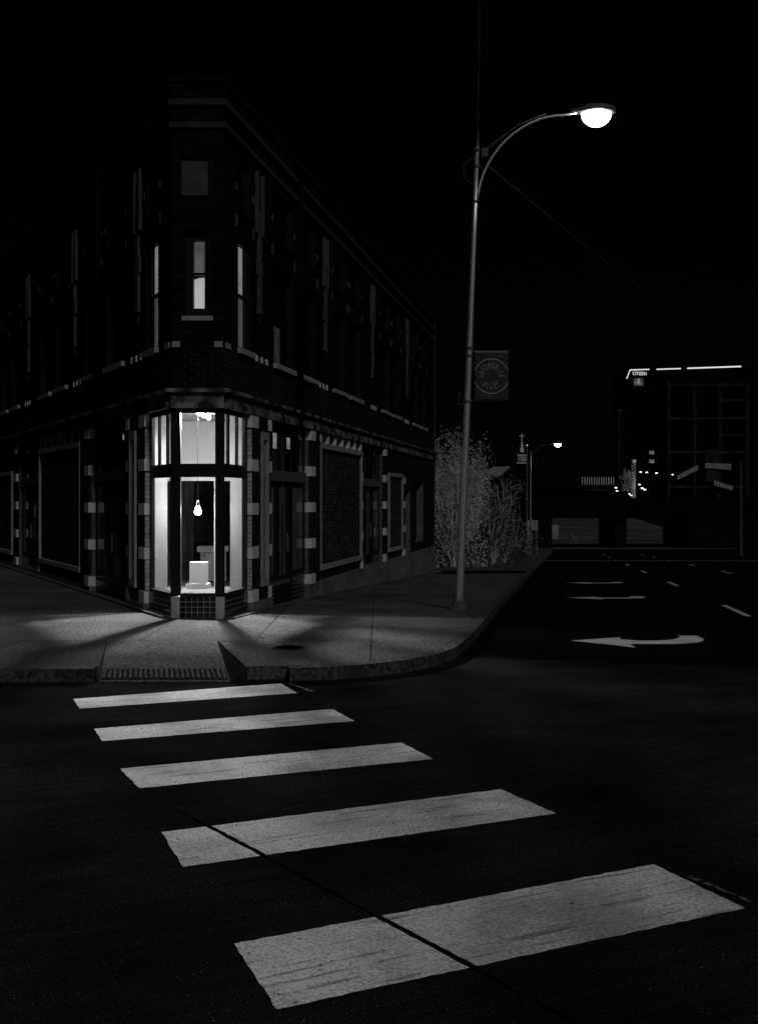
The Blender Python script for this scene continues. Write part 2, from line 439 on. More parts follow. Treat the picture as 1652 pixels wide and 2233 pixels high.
gx = [-20, -17, -15, -13, -11.2, -9.4, -7.8, -6.2, -4.66, -3.12, -1.62, -0.1, 1.5, 3.0, 4.5, 6.5]
gy = [11.6, 13.9, 15.45, 17.1, 18.7, 20.3, 22, 24, 26, 28.5, 31, 34, 37.5, 41]
for i in range(len(gx) - 1):
    for j in range(len(gy) - 1):
        if gx[i] == -3.12 and gy[j] == 11.6: continue
        cx, cy = (gx[i] + gx[i + 1]) / 2, (gy[j] + gy[j + 1]) / 2
        lt = -3.6 - .547 * (cy - 16.57); rt = -2.0 + .198 * (cy - 16.57)
        if cy > 18.5 and lt + 1.2 < cx - .8 and cx + .8 < rt - 1.0: continue      # wholly under the building
        cell = [(gx[i], gy[j]), (gx[i + 1], gy[j]), (gx[i + 1], gy[j + 1]), (gx[i], gy[j + 1])]
        if j == 0 and gx[i + 1] == -3.12: cell = [(-4.66, 11.6), (-3.05, 11.6), (-3.55, 13.9), (-4.66, 13.9)]
        if j == 0 and gx[i] == -1.62: cell = [(-1.43, 11.6), (-.1, 11.6), (-.1, 13.9), (-2.10, 13.9)]
        p = clip_convex(cell, conv)
        if len(p) < 3 or area(p) < 0.03: continue
        p = inset(p, 0.006)
        if len(p) < 3: continue
        MB().prism(p, lambda x, y: zg(x, y) - 0.05, lambda x, y: zg(x, y) + 0.15).build('paving_slab', 'sidewalk', side)
b = MB(); yf = [41, 50, 60, 75, 90, 105, 119]
for y in yf:
    for x in (kerb_x(y) - 4.0, kerb_x(y) - .16): b.v.append((x, y, slope_y(y) + 0.15))
for k in range(len(yf) - 1): b.f.append((2 * k, 2 * k + 1, 2 * k + 3, 2 * k + 2))
b.build('far_pavement', 'kerb', side)
# kerb stones
def kz(x, y, h): return zg(x, y) + h
acc = 0; cur = []
def flush(seg):
    if len(seg) < 2: return
    m = MB()
    for a, c in zip(seg[:-1], seg[1:]):
        (o0, i0), (o1, i1) = a, c
        m.hexa([(o0[0], o0[1], kz(*o0, -.28)), (o1[0], o1[1], kz(*o1, -.28)), (i1[0], i1[1], kz(*i1, -.28)), (i0[0], i0[1], kz(*i0, -.28)),
                (o0[0], o0[1], kz(*o0, .148)), (o1[0], o1[1], kz(*o1, .148)), (i1[0], i1[1], kz(*i1, .156)), (i0[0], i0[1], kz(*i0, .156))])
    m.build('kerb_stone', 'kerb', side)
pts = []
for i in range(len(kerb) - 1):
    a, c, ai, ci = Vector(kerb[i]), Vector(kerb[i + 1]), Vector(kin[i]), Vector(kin[i + 1]); l = (c - a).length; k = max(1, int(l / 0.3))
    for q in range(k): pts.append((tuple(a.lerp(c, q / k)), tuple(ai.lerp(ci, q / k))))
pts.append((kerb[-1], kin[-1]))
seg = []; dist = 0
for k, p in enumerate(pts):
    inramp = -3.05 < p[0][0] < -1.44 and p[0][1] < 12
    if inramp:
        flush(seg); seg = []; dist = 0; continue
    if seg:
        dist += math.dist(seg[-1][0], p[0])
    seg.append(p)
    if dist > (1.75 if p[0][1] < 40 else 12):
        flush(seg); e = seg[-1]; o2, i2 = Vector(e[0]), Vector(e[1])
        nx = Vector(pts[min(k + 1, len(pts) - 1)][0]); dd = (nx - o2).normalized() * 0.012 if (nx - o2).length > 0 else Vector((0, 0))
        seg = [(tuple(o2 + dd), tuple(i2 + dd))]; dist = 0
flush(seg)
# ramp
sh = lambda x, y: x - .2174 * (y - 11.6)
def rampq(x0, x1, y0, y1, zb, h):
    zz = lambda y: .012 + .138 * (y - 11.6) / 2.29 + h
    return MB().hexa([(sh(x0, y0), y0, zb), (sh(x1, y0), y0, zb), (sh(x1, y1), y1, zb), (sh(x0, y1), y1, zb), (sh(x0, y0), y0, zz(y0)), (sh(x1, y0), y0, zz(y0)), (sh(x1, y1), y1, zz(y1)), (sh(x0, y1), y1, zz(y1))])
rampq(-3.045, -1.615, 11.6, 13.89, -.2, 0).build('ramp', 'sidewalk', side)
MB().add([(-1.612, 11.6, .013), (-1.435, 11.6, .148), (-2.105, 13.88, .150), (-1.612, 11.6, -.1), (-1.435, 11.6, -.1), (-2.105, 13.88, -.1)], [(0, 1, 2), (5, 4, 3), (0, 3, 4, 1), (1, 4, 5, 2), (2, 5, 3, 0)]).build('shaded_ramp_flare', 'joint', side)  # flare given a dark colour to stand for its shadow
pad = rampq(-3.03, -1.63, 11.68, 12.22, 0, .004).build('tactile_pad', 'joint', side)
for k in range(24):
    x = -3.02 + k * 0.058
    rampq(x, x + .034, 11.69, 12.21, .0, .024).build('raised_rib', 'sidewalk', pad)
tag(MB().lathe((-1.118, 13.238, .150), [(.0001, 0), (.21, 0), (.21, .006), (.17, .006), (.165, .003), (.0001, .004)], 28).build('manhole_cover', 'iron'), 'small round black iron cover set in the corner sidewalk', 'cover')

# ------------------------------------------------------------------ the flatiron building
bld = empty('flatiron_building', (-3, 17, 0.15), 'wedge-shaped dark brick corner building with lit glass bay at its tip', 'building')
class Wall:
    def __init__(s, o, d, n): s.o = Vector(o); s.d = Vector(d).normalized(); s.n = Vector(n).normalized()
    def P(s, t, d, z): q = s.o + s.d * t + s.n * d; return (q.x, q.y, z)
    def box(s, m, t0, t1, d0, d1, z0, z1):
        P = s.P
        return m.hexa([P(t0, d0, z0), P(t1, d0, z0), P(t1, d1, z0), P(t0, d1, z0), P(t0, d0, z1), P(t1, d0, z1), P(t1, d1, z1), P(t0, d1, z1)])
    def part(s, name, mt, t0, t1, d0, d1, z0, z1, parent=None):
        return s.box(MB(), t0, t1, d0, d1, z0, z1).build(name, mt, parent or bld)
    def piece(s, name, mt, t0, t1, d0, d1, z0, z1, tilt=0.0):
        o = bpy.data.objects.new(name, unit_box(mt)); COL.objects.link(o); o.parent = bld
        c = Vector(s.P((t0 + t1) / 2, (d0 + d1) / 2, (z0 + z1) / 2)) - bld.location
        o.location = c; o.rotation_euler = (0, 0, math.atan2(s.d.y, s.d.x) + tilt); o.scale = (t1 - t0, abs(d1 - d0), z1 - z0)
        return o
FL, FR = (-3.23, 16.57), (-2.42, 16.57)
WL = Wall(FL, (-.480, .877), (-.877, -.480)); WR = Wall(FR, (.194, .981), (.981, -.194)); WF = Wall(FL, (1, 0), (0, -1))
LEN = 23.2
TOP = 8.55
def corner(d, which):            # outer corner of offset walls
    A, Bw = (WL, WF) if which == 'L' else (WF, WR)
    p1, d1 = A.o + A.n * d, A.d; p2, d2 = (Bw.o + Bw.n * d, Bw.d)
    den = d1.x * d2.y - d1.y * d2.x; w = p2 - p1; t = (w.x * d2.y - w.y * d2.x) / den
    return p1 + d1 * t
def ring(m, d0, d1, z0, z1, length=LEN):
    def pl(d):
        a = WL.o + WL.d * length + WL.n * d; e = WR.o + WR.d * length + WR.n * d
        return [a, corner(d, 'L'), corner(d, 'R'), e]
    i, o = pl(d0), pl(d1)
    for k in range(3):
        q = [o[k], o[k + 1], i[k + 1], i[k]]
        m.hexa([(v.x, v.y, z0) for v in q] + [(v.x, v.y, z1) for v in q])
    return m

BAY, P1, S2, P2, PAN, S3, P3, PAN2 = 1.24, 2.34, 5.15, 5.92, 10.2, 13.0, 13.75, 16.1
upwin = [(.70, 1.40), (2.70, 3.98), (4.42, 5.72), (7.2, 8.5), (8.9, 10.2), (12.8, 14.1), (14.5, 15.8), (18.0, 19.3), (19.7, 21.0)]
side_holes = [(-1, BAY, -2, 3.55), (P1, S2, -2, 3.42), (6.0, 10.12, 3.2, 3.42), (PAN, S3, .32, 3.42), (16.7, 17.7, -2, 2.3), (18.6, 20.4, .6, 2.6)]
side_holes += [(a, c, 4.46, 6.28) for a, c in upwin] + [(a, c, 6.72, 7.62) for a, c in upwin]
front_holes = [(-1, 2, -2, 3.55), (.20, .62, 4.85, 6.20), (.146, .677, 6.74, 7.33)]
# structural walls
for W, holes, L in ((WL, side_holes, LEN), (WR, side_holes, LEN), (WF, front_holes, .81)):
    for za, zb_, mt in ((-1.2, 4.36, 'mortar'), (4.36, TOP, 'mortar_upper_shaded')):
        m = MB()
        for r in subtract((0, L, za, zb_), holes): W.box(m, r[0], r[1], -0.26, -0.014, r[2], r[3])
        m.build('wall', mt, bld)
# bricks
CH, BL, G = 0.0726, 0.2, 0.010
def bricks(W, rect, holes, dface, sink, single=None, seed=0):
    rnd = random.Random(seed); m = MB(); n0 = int(math.floor(rect[2] / CH)); z = n0 * CH; row = n0
    while z < rect[3]:
        z0, z1 = max(z, rect[2]), min(z + CH - G, rect[3])
        if z1 - z0 > 0.03:
            t = math.floor(rect[0] / (BL + G)) * (BL + G) + (0.5 * (BL + G) if row % 2 else 0) - (BL + G)
            while t < rect[1]:
                a, c = max(t, rect[0]), min(t + BL, rect[1])
                if c - a > 0.025:
                    for q in subtract((a, c, z0, z1), holes):
                        if q[1] - q[0] < 0.025 or q[3] - q[2] < 0.03: continue
                        d = dface + rnd.uniform(-.003, .003)
                        if single is not None and len(single) < 300:
                            single.append(W.piece('brick', 'brick', q[0], q[1], dface - sink, d, q[2], q[3], rnd.uniform(-.006, .006)))
                        else:
                            P = W.P
                            m.add([P(q[0], d, q[2]), P(q[1], d, q[2]), P(q[1], d, q[3]), P(q[0], d, q[3]), P(q[0], d - sink, q[2]), P(q[1], d - sink, q[2]), P(q[1], d - sink, q[3]), P(q[0], d - sink, q[3])],
                                  [(0, 1, 2, 3), (1, 0, 4, 5), (2, 1, 5, 6), (3, 2, 6, 7), (0, 3, 7, 4)])
                t += BL + G
        z += CH; row += 1
    return m
single = []
blkz = [(.27, .47), (1.00, 1.20), (1.735, 1.935), (2.47, 2.67), (3.20, 3.40)]
wall_bricks = MB(); upper_bricks = MB()
for W, sd_ in ((WR, 1), (WL, 2)):
    # first pilaster: its bricks one by one
    hol = [(1.24, 1.58, a, c) for a, c in blkz] + [(2.16, 2.34, a, c) for a, c in blkz] + [(1.72, 2.10, .50, 3.16)]
    mm = bricks(W, (1.24, 2.34, .27, 3.42), hol, 0.06, 0.075, single, sd_)
    wall_bricks.v, wall_bricks.f, _ = (lambda B_, A_: (B_.add(A_.v, A_.f).v, B_.f, 0))(wall_bricks, mm)
    m2 = bricks(W, (0.0, 17.0 if W is WL else LEN, .30, TOP - .06), side_holes + [(1.24, 2.34, 0, 3.42), (-1, 30, 3.42, 3.72), (-1, 30, 4.45, 12), (5.15, 5.92, 0, 3.42), (6.03, 10.05, .6, 3.08), (13.88, 15.98, .6, 2.65)], 0.0, 0.03, None, sd_ + 10)
    wall_bricks.add(m2.v, m2.f)
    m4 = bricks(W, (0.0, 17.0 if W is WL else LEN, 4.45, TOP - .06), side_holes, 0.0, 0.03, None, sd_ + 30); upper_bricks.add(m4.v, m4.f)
    hol = [(5.15, 5.50, a, c) for a, c in blkz]
    m3 = bricks(W, (5.15, 5.92, .27, 3.42), hol, 0.04, 0.055, None, sd_ + 20); wall_bricks.add(m3.v, m3.f)
mf = bricks(WF, (0, .81, 3.72, TOP - .06), front_holes, 0.0, 0.03, None, 5); upper_bricks.add(mf.v, mf.f)
tag(upper_bricks.build('shade_darkened_brickwork', 'brick_upper_shaded', bld, recalc=False), kind='stuff')  # upper courses use the brick colour with painted shade
tag(wall_bricks.build('brickwork', 'brick', bld, recalc=False), kind='stuff')
for W in (WL, WR):
    # pilaster cores and returns
    W.part('pilaster', 'mortar', 1.253, 2.33, -.24, .045, -1.0, 3.42); W.part('pilaster', 'mortar', 5.16, 5.91, -.24, .026, -1.0, 3.42)
    W.part('pilaster_base', 'plinth_concrete', 1.225, 2.35, -.24, .085, -.6, .262)
    # brick returns facing the bay, one brick end per course
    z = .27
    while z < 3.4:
        if not any(a - .01 < z + .03 < c for a, c in blkz): W.piece('bullnose_brick', 'return_brick_lit', 1.222, 1.252, -.10, .058, z, z + CH - G)
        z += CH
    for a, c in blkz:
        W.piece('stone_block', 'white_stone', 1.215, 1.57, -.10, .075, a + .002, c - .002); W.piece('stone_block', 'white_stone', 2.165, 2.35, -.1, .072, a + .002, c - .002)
        W.piece('stone_block', 'white_stone', 5.145, 5.49, -.1, .055, a + .002, c - .002)
        if a < 3: W.piece('stone_block', 'white_stone', 10.10, 10.25, -.05, .045, a, c)
        W.piece('stone_block', 'white_stone', 13.02, 13.40, -.1, .05, a, c)
        if a < 3: W.piece('stone_block', 'white_stone', 16.1, 16.5, -.05, .04, a, c)
    # long narrow terracotta frame on the pilaster
    fm = MB(); W.box(fm, 1.72, 1.80, .03, .10, .50, 3.16); W.box(fm, 2.02, 2.10, .03, .10, .50, 3.16); W.box(fm, 1.80, 2.02, .03, .10, .50, .64); W.box(fm, 1.80, 2.02, .03, .10, 3.02, 3.16)
    W.box(fm, 1.80, 1.83, .03, .085, .64, 3.02); W.box(fm, 1.99, 2.02, .03, .085, .64, 3.02)
    fm.build('slot_frame', 'trim_stone', bld)
    sm = bricks(W, (1.835, 1.985, .645, 3.015), [], 0.052, 0.03, None, 77); sm.build('slot_bricks', 'brick', bld, recalc=False)
    # brick panels framed in stone
    pm = bricks(W, (6.03, 10.05, .6, 3.08), [], -.002, .02, None, 41); q2 = bricks(W, (13.88, 15.98, .6, 2.65), [], -.002, .02, None, 42); pm.add(q2.v, q2.f)
    tag(pm.build('panel_brickwork', 'panel_brick', bld, recalc=False), kind='stuff')
    for (a, c, zt, zb) in ((5.93, 10.15, 3.18, .50), (13.78, 16.08, 2.75, .50)):
        w = .10
        W.piece('frame_stone', 'trim_stone', a, a + w, -.05, .05, zb + w, zt - w); W.piece('frame_stone', 'trim_stone', c - w, c, -.05, .05, zb + w, zt - w)
        nseg = max(2, round((c - a) / 1.05))
        for k in range(nseg):
            u0, u1 = a + (c - a) * k / nseg + .002, a + (c - a) * (k + 1) / nseg - .002
            W.piece('frame_stone', 'trim_stone', u0, u1, -.05, .055, zt - w, zt); W.piece('frame_stone', 'trim_stone', u0, u1, -.05, .065, zb, zb + w)
    # little square recesses above the panel with pale dividers
    W.part('recess_back', 'black_tile', 5.98, 10.14, -.2, -.12, 3.18, 3.44)
    for k in range(7):
        t = 6.0 + k * (4.12 - .10) / 6; W.piece('stone_block', 'white_stone', t, t + .10, -.12, .03, 3.2, 3.42)
    # plinth
    W.part('plinth', 'plinth_concrete', 5.14, LEN, -.02, .03, -1.5, .285)
    # cornice blocks
    nb = 19
    for k in range(nb):
        a, c = .0 + LEN * k / nb + (.07 if k == 0 else .003), LEN * (k + 1) / nb - .003
        W.piece('cornice_block', 'cornice_stone', a, c, -.1, .07, 3.42, 3.52); W.piece('cornice_block', 'cornice_stone', a, c, -.1, .05, 3.524, 3.66)
    # sills, accent blocks, lintels
    for a, c in upwin:
        W.piece('window_sill', 'trim_stone', a - .03, c + .03, -.2, .07, 4.37, 4.46)
        W.piece('window_lintel', 'brick_upper_shaded', a - .05, c + .05, -.2, .012, 6.28, 6.36)
        W.piece('window_sill', 'brick_upper_shaded', a - .02, c + .02, -.2, .04, 6.66, 6.72)
        for u in (a - .14, c + .04):
            W.piece('accent_block', 'upper_stone_shaded', u, u + .10, -.03, .014, 6.40, 6.60); W.piece('accent_block', 'upper_stone_shaded', u, u + .10, -.03, .014, 7.0, 7.12)
    for g0 in (1.62, 6.0, 11.4, 16.6):
        for k in range(3): W.piece('accent_block', 'white_stone', g0 + k * .29, g0 + k * .29 + .10, -.03, .016, 4.36, 4.47)
    W.piece('accent_block', 'trim_stone', .10, .32, -.03, .016, 4.37, 4.46)
    # hanging terracotta drops between window pairs
    for t in (1.78, 6.45, 11.5, 16.9):
        om = MB(); W.box(om, t - .18, t - .13, -.02, .06, 6.55, 7.6); W.box(om, t + .13, t + .18, -.02, .06, 6.55, 7.6); W.box(om, t - .17, t + .17, -.02, .035, 6.55, 6.95)
        W.box(om, t - .07, t - .03, -.02, .05, 5.30, 6.56); W.box(om, t + .03, t + .07, -.02, .05, 5.30, 6.56); W.box(om, t - .03, t + .03, -.02, .03, 5.30, 6.56); W.box(om, t - .12, t + .12, -.02, .045, 5.85, 6.12)
        W.box(om, t - .10, t + .10, -.02, .06, 5.18, 5.29)
        P = W.P
        om.add([P(t - .05, .04, 5.17), P(t + .05, .04, 5.17), P(t, .02, 4.95), P(t, -.02, 5.17)], [(0, 1, 2), (0, 2, 3), (1, 3, 2), (0, 3, 1)])
        om.build('terracotta_drop', 'upper_stone_shaded', bld)
    # downspout
    q = W.P(4.18, .10, 0)
    MB().tube([(q[0], q[1], 3.30), (q[0], q[1], 8.3)], .055, 10).build('downspout', 'bridge', bld, smooth=True)
# rings that run round all three faces
WF.piece('cornice_block', 'cornice_stone', -.02, .83, -.1, .07, 3.42, 3.52); WF.piece('cornice_block', 'cornice_stone', -.01, .82, -.1, .05, 3.524, 3.66)
ring(MB(), -.1, .115, 3.663, 3.72).build('cornice_moulding', 'cornice_stone', bld)
ring(MB(), -.1, .05, 7.78, 7.87).build('string_course', 'string_stone_shaded', bld)
ring(MB(), -.1, .06, 8.13, 8.225).build('string_course', 'string_stone_shaded', bld)
ring(MB(), -.3, .05, TOP - .05, TOP + .05).build('coping', 'brick_upper_shaded', bld)
for t in (.0, .66): WF.piece('accent_block', 'trim_stone', t + .01, t + .14, -.03, .016, 4.37, 4.46)
WF.piece('board_panel', 'upper_stone_shaded', .15, .673, -.2, -.05, 6.745, 7.325)
e1, e2 = WL.P(LEN, 0, 0), WR.P(LEN, 0, 0)
MB().prism([FL, FR, e2[:2], e1[:2]], 8.2, 8.3).build('roof', 'bridge', bld)
bk = Wall(e1[:2], (e2[0] - e1[0], e2[1] - e1[1]), (-(e2[1] - e1[1]), (e2[0] - e1[0])))
bk.part('wall', 'mortar', 0.05, math.hypot(e2[0] - e1[0], e2[1] - e1[1]) - .05, -.2, .0, -2, TOP)
# narrow ledge at the foot of the walls
for W in (WL, WR):
    m = MB(); N_ = 24
    for k in range(N_):
        t0, t1 = LEN * k / N_ + .003, LEN * (k + 1) / N_ - .003
        a, c, e, g = W.P(t0, .0, 0), W.P(t1, .0, 0), W.P(t1, .17, 0), W.P(t0, .17, 0)
        zz = [zg(v[0] + (1.0 if W is WR else -1.0), v[1]) + .15 for v in (a, c, e, g)]
        m.hexa([(v[0], v[1], z - .1) for v, z in zip((a, c, e, g), zz)] + [(v[0], v[1], z + .035) for v, z in zip((a, c, e, g), zz)])
    m.build('foot_ledge', 'sidewalk', bld)

# ---- windows
def pane(W, parent, t0, t1, z0, z1, d, g='glass'):
    P = W.P; return MB().add([P(t0, d, z0), P(t1, d, z0), P(t1, d, z1), P(t0, d, z1)], [(0, 1, 2, 3)]).build('pane', g, parent, recalc=False)

def bulkhead(W, t0, t1, z0, z1, d=0.0):
    bh = W.part('bulkhead', 'grout', t0, t1, d - .12, d - .0025, z0, z1)
    n = max(1, round((t1 - t0) / .098)); k = max(1, round((z1 - z0) / .082)); tw, th = (t1 - t0) / n, (z1 - z0) / k
    for i in range(n):
        for j in range(k): W.box(MB(), t0 + i * tw + .004, t0 + (i + 1) * tw - .004, d - .02, d, z0 + j * th + .004, z0 + (j + 1) * th - .004).build('tile', 'black_tile', bh, recalc=False)

# bay: front
f = MB(); WF.box(f, .0, .14, -.07, .0, .50, 3.42); WF.box(f, .68, .81, -.07, 0, .50, 3.42); WF.box(f, .14, .68, -.06, -.01, 2.345, 2.554); WF.box(f, .14, .68, -.06, -.01, 3.345, 3.42)
WF.box(f, .14, .68, -.14, .02, .48, .535)
f = f.build('bay_window', 'black_paint', bld)
pane(WF, f, .13, .69, .535, 2.345, -.04); pane(WF, f, .13, .69, 2.554, 3.345, -.04)
bulkhead(WF, .13, .69, .155, .48)
WF.part('corner_pier', 'white_tile', .0, .125, -.12, .012, .1, .478); WF.part('corner_pier', 'white_tile', .695, .81, -.12, .012, .1, .478)
for W in (WL, WR):
    f = MB(); W.box(f, .0, .05, -.07, .0, .5, 3.42); W.box(f, 1.07, 1.235, -.06, -.012, .50, 3.42); W.box(f, .055, 1.07, -.06, -.012, 2.345, 2.554); W.box(f, .055, 1.07, -.06, -.012, 3.34, 3.42); W.box(f, .055, 1.07, -.14, .018, .48, .535)
    for t in (.27, .70): W.box(f, t, t + .07, -.055, -.02, 2.554, 3.34)
    f = f.build('bay_window', 'black_paint', bld)
    pane(W, f, .05, 1.08, .535, 2.345, -.04)
    for a, c in ((.055, .27), (.36, .70), (.79, 1.07)): pane(W, f, a, c, 2.554, 3.34, -.04)
    bulkhead(W, .06, 1.21, .155, .48)
# storefronts
def storefront(W, a, c, zs, door=True):
    f = MB(); D0, D1 = -.112, -.085
    W.box(f, a, a + .07, D0, D1, zs, 3.42); W.box(f, c - .07, c, D0, D1, zs, 3.42); W.box(f, a + .07, c - .07, D0, D1, 3.31, 3.42)
    n = 6; w = (c - a - .14) / n
    for k in range(1, n): W.box(f, a + .07 + k * w - .055, a + .07 + k * w + .055, D0, D1, 2.53, 3.31)
    L = c - a; cuts = [(a + .07, a + .26 * L), (a + .34 * L, a + .56 * L), (a + .66 * L, c - .07)]
    W.box(f, cuts[0][1], cuts[1][0], D0, D1 + .01, zs - .6, 2.33); W.box(f, cuts[1][1], cuts[2][0], D0, D1 + .01, zs - .6, 2.33)
    for u0, u1 in cuts: W.box(f, u0, u1, D0, D1, 2.27, 2.33)
    for q in (0, 2): W.box(f, cuts[q][0], cuts[q][1], D0, D1, zs - .05, zs + .05)
    f = f.build('shopfront', 'black_paint', bld)
    W.part('transom_bar', 'bar_paint', a, c, D0, D1 + .035, 2.335, 2.53, f)
    for k in range(n): pane(W, f, a + .07 + k * w, a + .07 + (k + 1) * w, 2.53, 3.31, -.10, 'glass_dark')
    for q in (0, 2):
        pane(W, f, cuts[q][0], cuts[q][1], zs + .05, 2.27, -.10, 'glass_dark')
        W.part('frosted_film', 'film', cuts[q][0], cuts[q][1], -.125, -.12, zs, 2.3, f)
        bulkhead(W, cuts[q][0] - .06, cuts[q][1] + .02, -.3, zs - .05, -.085)
    W.part('frosted_film', 'film', cuts[1][0], cuts[1][1], -.125, -.12, zs, 2.3, f)
    W.part('blind', 'dark_glass_back', a, c, -.62, -.58, -.6, 3.42, f)
    dr = MB(); u0, u1 = cuts[1]; W.box(dr, u0, u0 + .05, -.118, -.09, -.4, 2.27); W.box(dr, u1 - .05, u1, -.118, -.09, -.4, 2.27); W.box(dr, u0 + .05, u1 - .05, -.118, -.09, -.4, zs - .02)
    dr = dr.build('door', 'black_paint', bld)
    pane(W, dr, u0 + .05, u1 - .05, zs - .02, 2.27, -.105, 'glass_dark')
    W.part('handle', 'dull_metal', u1 - .1, u1 - .07, -.09, -.05, 1.0, 1.35, dr)
    return f
for W in (WR, WL):
    s2 = storefront(W, P1, S2, .56)
    storefront(W, PAN, S3, .56)
    # tube lamps in the room behind the transom
    for t, z0, z1 in (((2.9, 2.95, 3.15), (3.33, 2.95, 3.24), (3.80, 2.98, 3.2), (4.25, 2.98, 3.2)) if W is WR else ((2.95, 3.1, 3.18), (3.5, 3.1, 3.2))):
        W.part('lit_strip', 'tube_emit', t - .08, t + .14, -.19, -.18, z0, z1, s2)
for k in range(3): WL.part('lit_strip', 'shade_dim', 10.5 + k * .8, 10.62 + k * .8, -.117, -.113, 1.55, 1.85)  # glowing strips stand for reflections in the left shop glass
# upper windows
def upper(W, a, c, z0, z1, lit=None):
    f = MB(); w = .06; zm = (z0 + z1) / 2
    W.box(f, a, a + w, -.12, -.08, z0, z1); W.box(f, c - w, c, -.12, -.08, z0, z1); W.box(f, a + w, c - w, -.12, -.08, z0, z0 + w); W.box(f, a + w, c - w, -.12, -.08, z1 - w, z1); W.box(f, a + w, c - w, -.115, -.085, zm - .025, zm + .025)
    f = f.build('window', 'black_paint', bld)
    pane(W, f, a + w, c - w, z0 + w, zm - .025, -.10, 'glass_dark'); pane(W, f, a + w, c - w, zm + .025, z1 - w, -.10, 'glass_dark')
    W.part('blind', 'dark_glass_back', a, c, -.24, -.22, z0, z1, f)
    return f
for W in (WL, WR):
    for k, (a, c) in enumerate(upwin):
        fz = upper(W, a, c, 4.46, 6.28); upper(W, a, c, 6.72, 7.62)
        if k == 0:
            W.part('lit_gap', 'lit_gap', a + .40, a + .60, -.135, -.13, 5.40, 6.20, fz)
            W.part('curtain', 'shade_dim', a + .40, a + .62, -.135, -.13, 4.54, 5.34, fz)
        if k == 1 and W is WR: W.part('curtain', 'shade_faint', a + .42, a + .80, -.135, -.13, 4.54, 5.2, fz)
fm = MB(); WF.box(fm, .20, .32, -.22, -.1, 4.85, 6.2); WF.box(fm, .50, .62, -.22, -.1, 4.85, 6.2); WF.box(fm, .32, .50, -.22, -.1, 6.06, 6.2); WF.box(fm, .32, .50, -.22, -.1, 4.85, 4.99); WF.box(fm, .32, .50, -.2, -.12, 5.515, 5.555)
fm = fm.build('window', 'black_paint', bld)
pane(WF, fm, .32, .50, 4.99, 5.515, -.16); pane(WF, fm, .32, .50, 5.555, 6.06, -.16)
WF.part('dim_blind', 'shade_dim', .31, .51, -.26, -.25, 5.54, 6.07, fm)
P = WF.P; arc = [(.31 + .2 * k / 10, 5.475 + .03 * math.sin(min(1, k / 6) * math.pi / 2)) for k in range(11)]
MB().add([P(.31, -.27, 4.97), P(.51, -.27, 4.97)] + [P(t, -.27, z) for t, z in reversed(arc)], [tuple(range(13))]).build('bright_blind', 'shade_bright', fm)
WF.part('window_sill', 'trim_stone', .17, .65, -.2, .05, 4.78, 4.85)
# interior of the bay
def wx(W, y, d=-.27):            # x of a wall's inner face at depth y
    a = W.o + W.n * d; return a.x + W.d.x / W.d.y * (y - a.y)
flo = MB().prism([(FL[0] + .02, 16.60), (FR[0] - .02, 16.60), (wx(WR, 22.5, -.1), 22.5), (wx(WL, 22.5, -.1), 22.5)], .40, .477).build('display_floor', 'display_floor', bld)
MB().prism([(FL[0] + .02, 16.60), (FR[0] - .02, 16.60), (wx(WR, 22.5, -.1), 22.5), (wx(WL, 22.5, -.1), 22.5)], 3.47, 3.54).build('ceiling', 'interior_white', bld)
m = MB(); yl, yr = wx(WL, 18.6, -.2), wx(WR, 18.6, -.2)
m.box(yl, -3.72, 18.6, 18.72, .477, 2.36); m.box(-2.57, yr, 18.6, 18.72, .477, 2.36); m.box(yl, yr, 18.6, 18.72, 2.36, 3.47)
m.build('partition', 'interior_white', bld)
xbox('picture_rail', 'grey_cabinet', bld, yl + .05, yr - .05, 18.58, 18.60, 3.36, 3.40)
m = MB(); m.box(-3.555, -3.455, 18.5, 18.62, .477, 2.40); m.box(-2.865, -2.765, 18.5, 18.62, .477, 2.40); m.box(-3.74, -2.55, 18.52, 18.60, 2.32, 2.40)
m.build('white_door_casing', 'interior_white', bld)
m = MB(); m.box(-4.6, -3.50, 20.1, 20.16, .477, 3.4); m.build('wood_panel', 'old_wood', bld)
m = MB(); m.box(-2.75, -1.8, 20.1, 20.16, .477, 3.4); m.build('wood_panel', 'old_wood', bld)
xbox('back_wall', 'dark_room', bld, -6.4, -1.4, 22.3, 22.4, .4, 3.5)
xbox('back_panel', 'old_wood', bld, -4.15, -3.5, 22.2, 22.28, 1.1, 1.6); xbox('back_panel', 'old_wood', bld, -4.1, -3.0, 22.2, 22.28, 2.1, 2.6)
for W in (WL, WR):
    W.part('painted_lining', 'interior_white', 1.18, 1.25, -.30, -.065, .477, 3.47); W.part('painted_lining', 'interior_white', 1.25, 2.4, -.30, -.262, .477, 3.47)
# things inside the bay
cb = empty('cabinet', (-3.06, 19.7, .477), 'grey drawer cabinet standing behind the white pedestal in the shop bay', 'cabinet')
xbox('body', 'grey_cabinet', cb, -3.27, -2.80, 19.5, 19.95, .50, 1.03); xbox('top_drawer', 'grey_cabinet', cb, -3.325, -2.75, 19.45, 19.97, 1.034, 1.135)
for x, z in ((-3.08, 1.085), (-2.86, 1.085), (-3.20, .97)): MB().tube([(x, 19.50, z), (x, 19.43, z)], .013, 8).build('knob', 'iron', cb)
pd = empty('pedestal', (-3.08, 18.2, .477), 'white two-step display pedestal under the hanging bulb in the bay window', 'pedestal')
xbox('base', 'pedestal_white', pd, -3.27, -2.90, 18.02, 18.38, .477, .562); xbox('column', 'pedestal_white', pd, -3.215, -2.94, 18.06, 18.34, .562, .925)
pl = empty('pendant_lamp', (-3.02, 17.9, 3.47), 'glowing teardrop bulb hanging on a long cord in the corner bay', 'lamp')
X0, Y0 = -3.02, 17.75
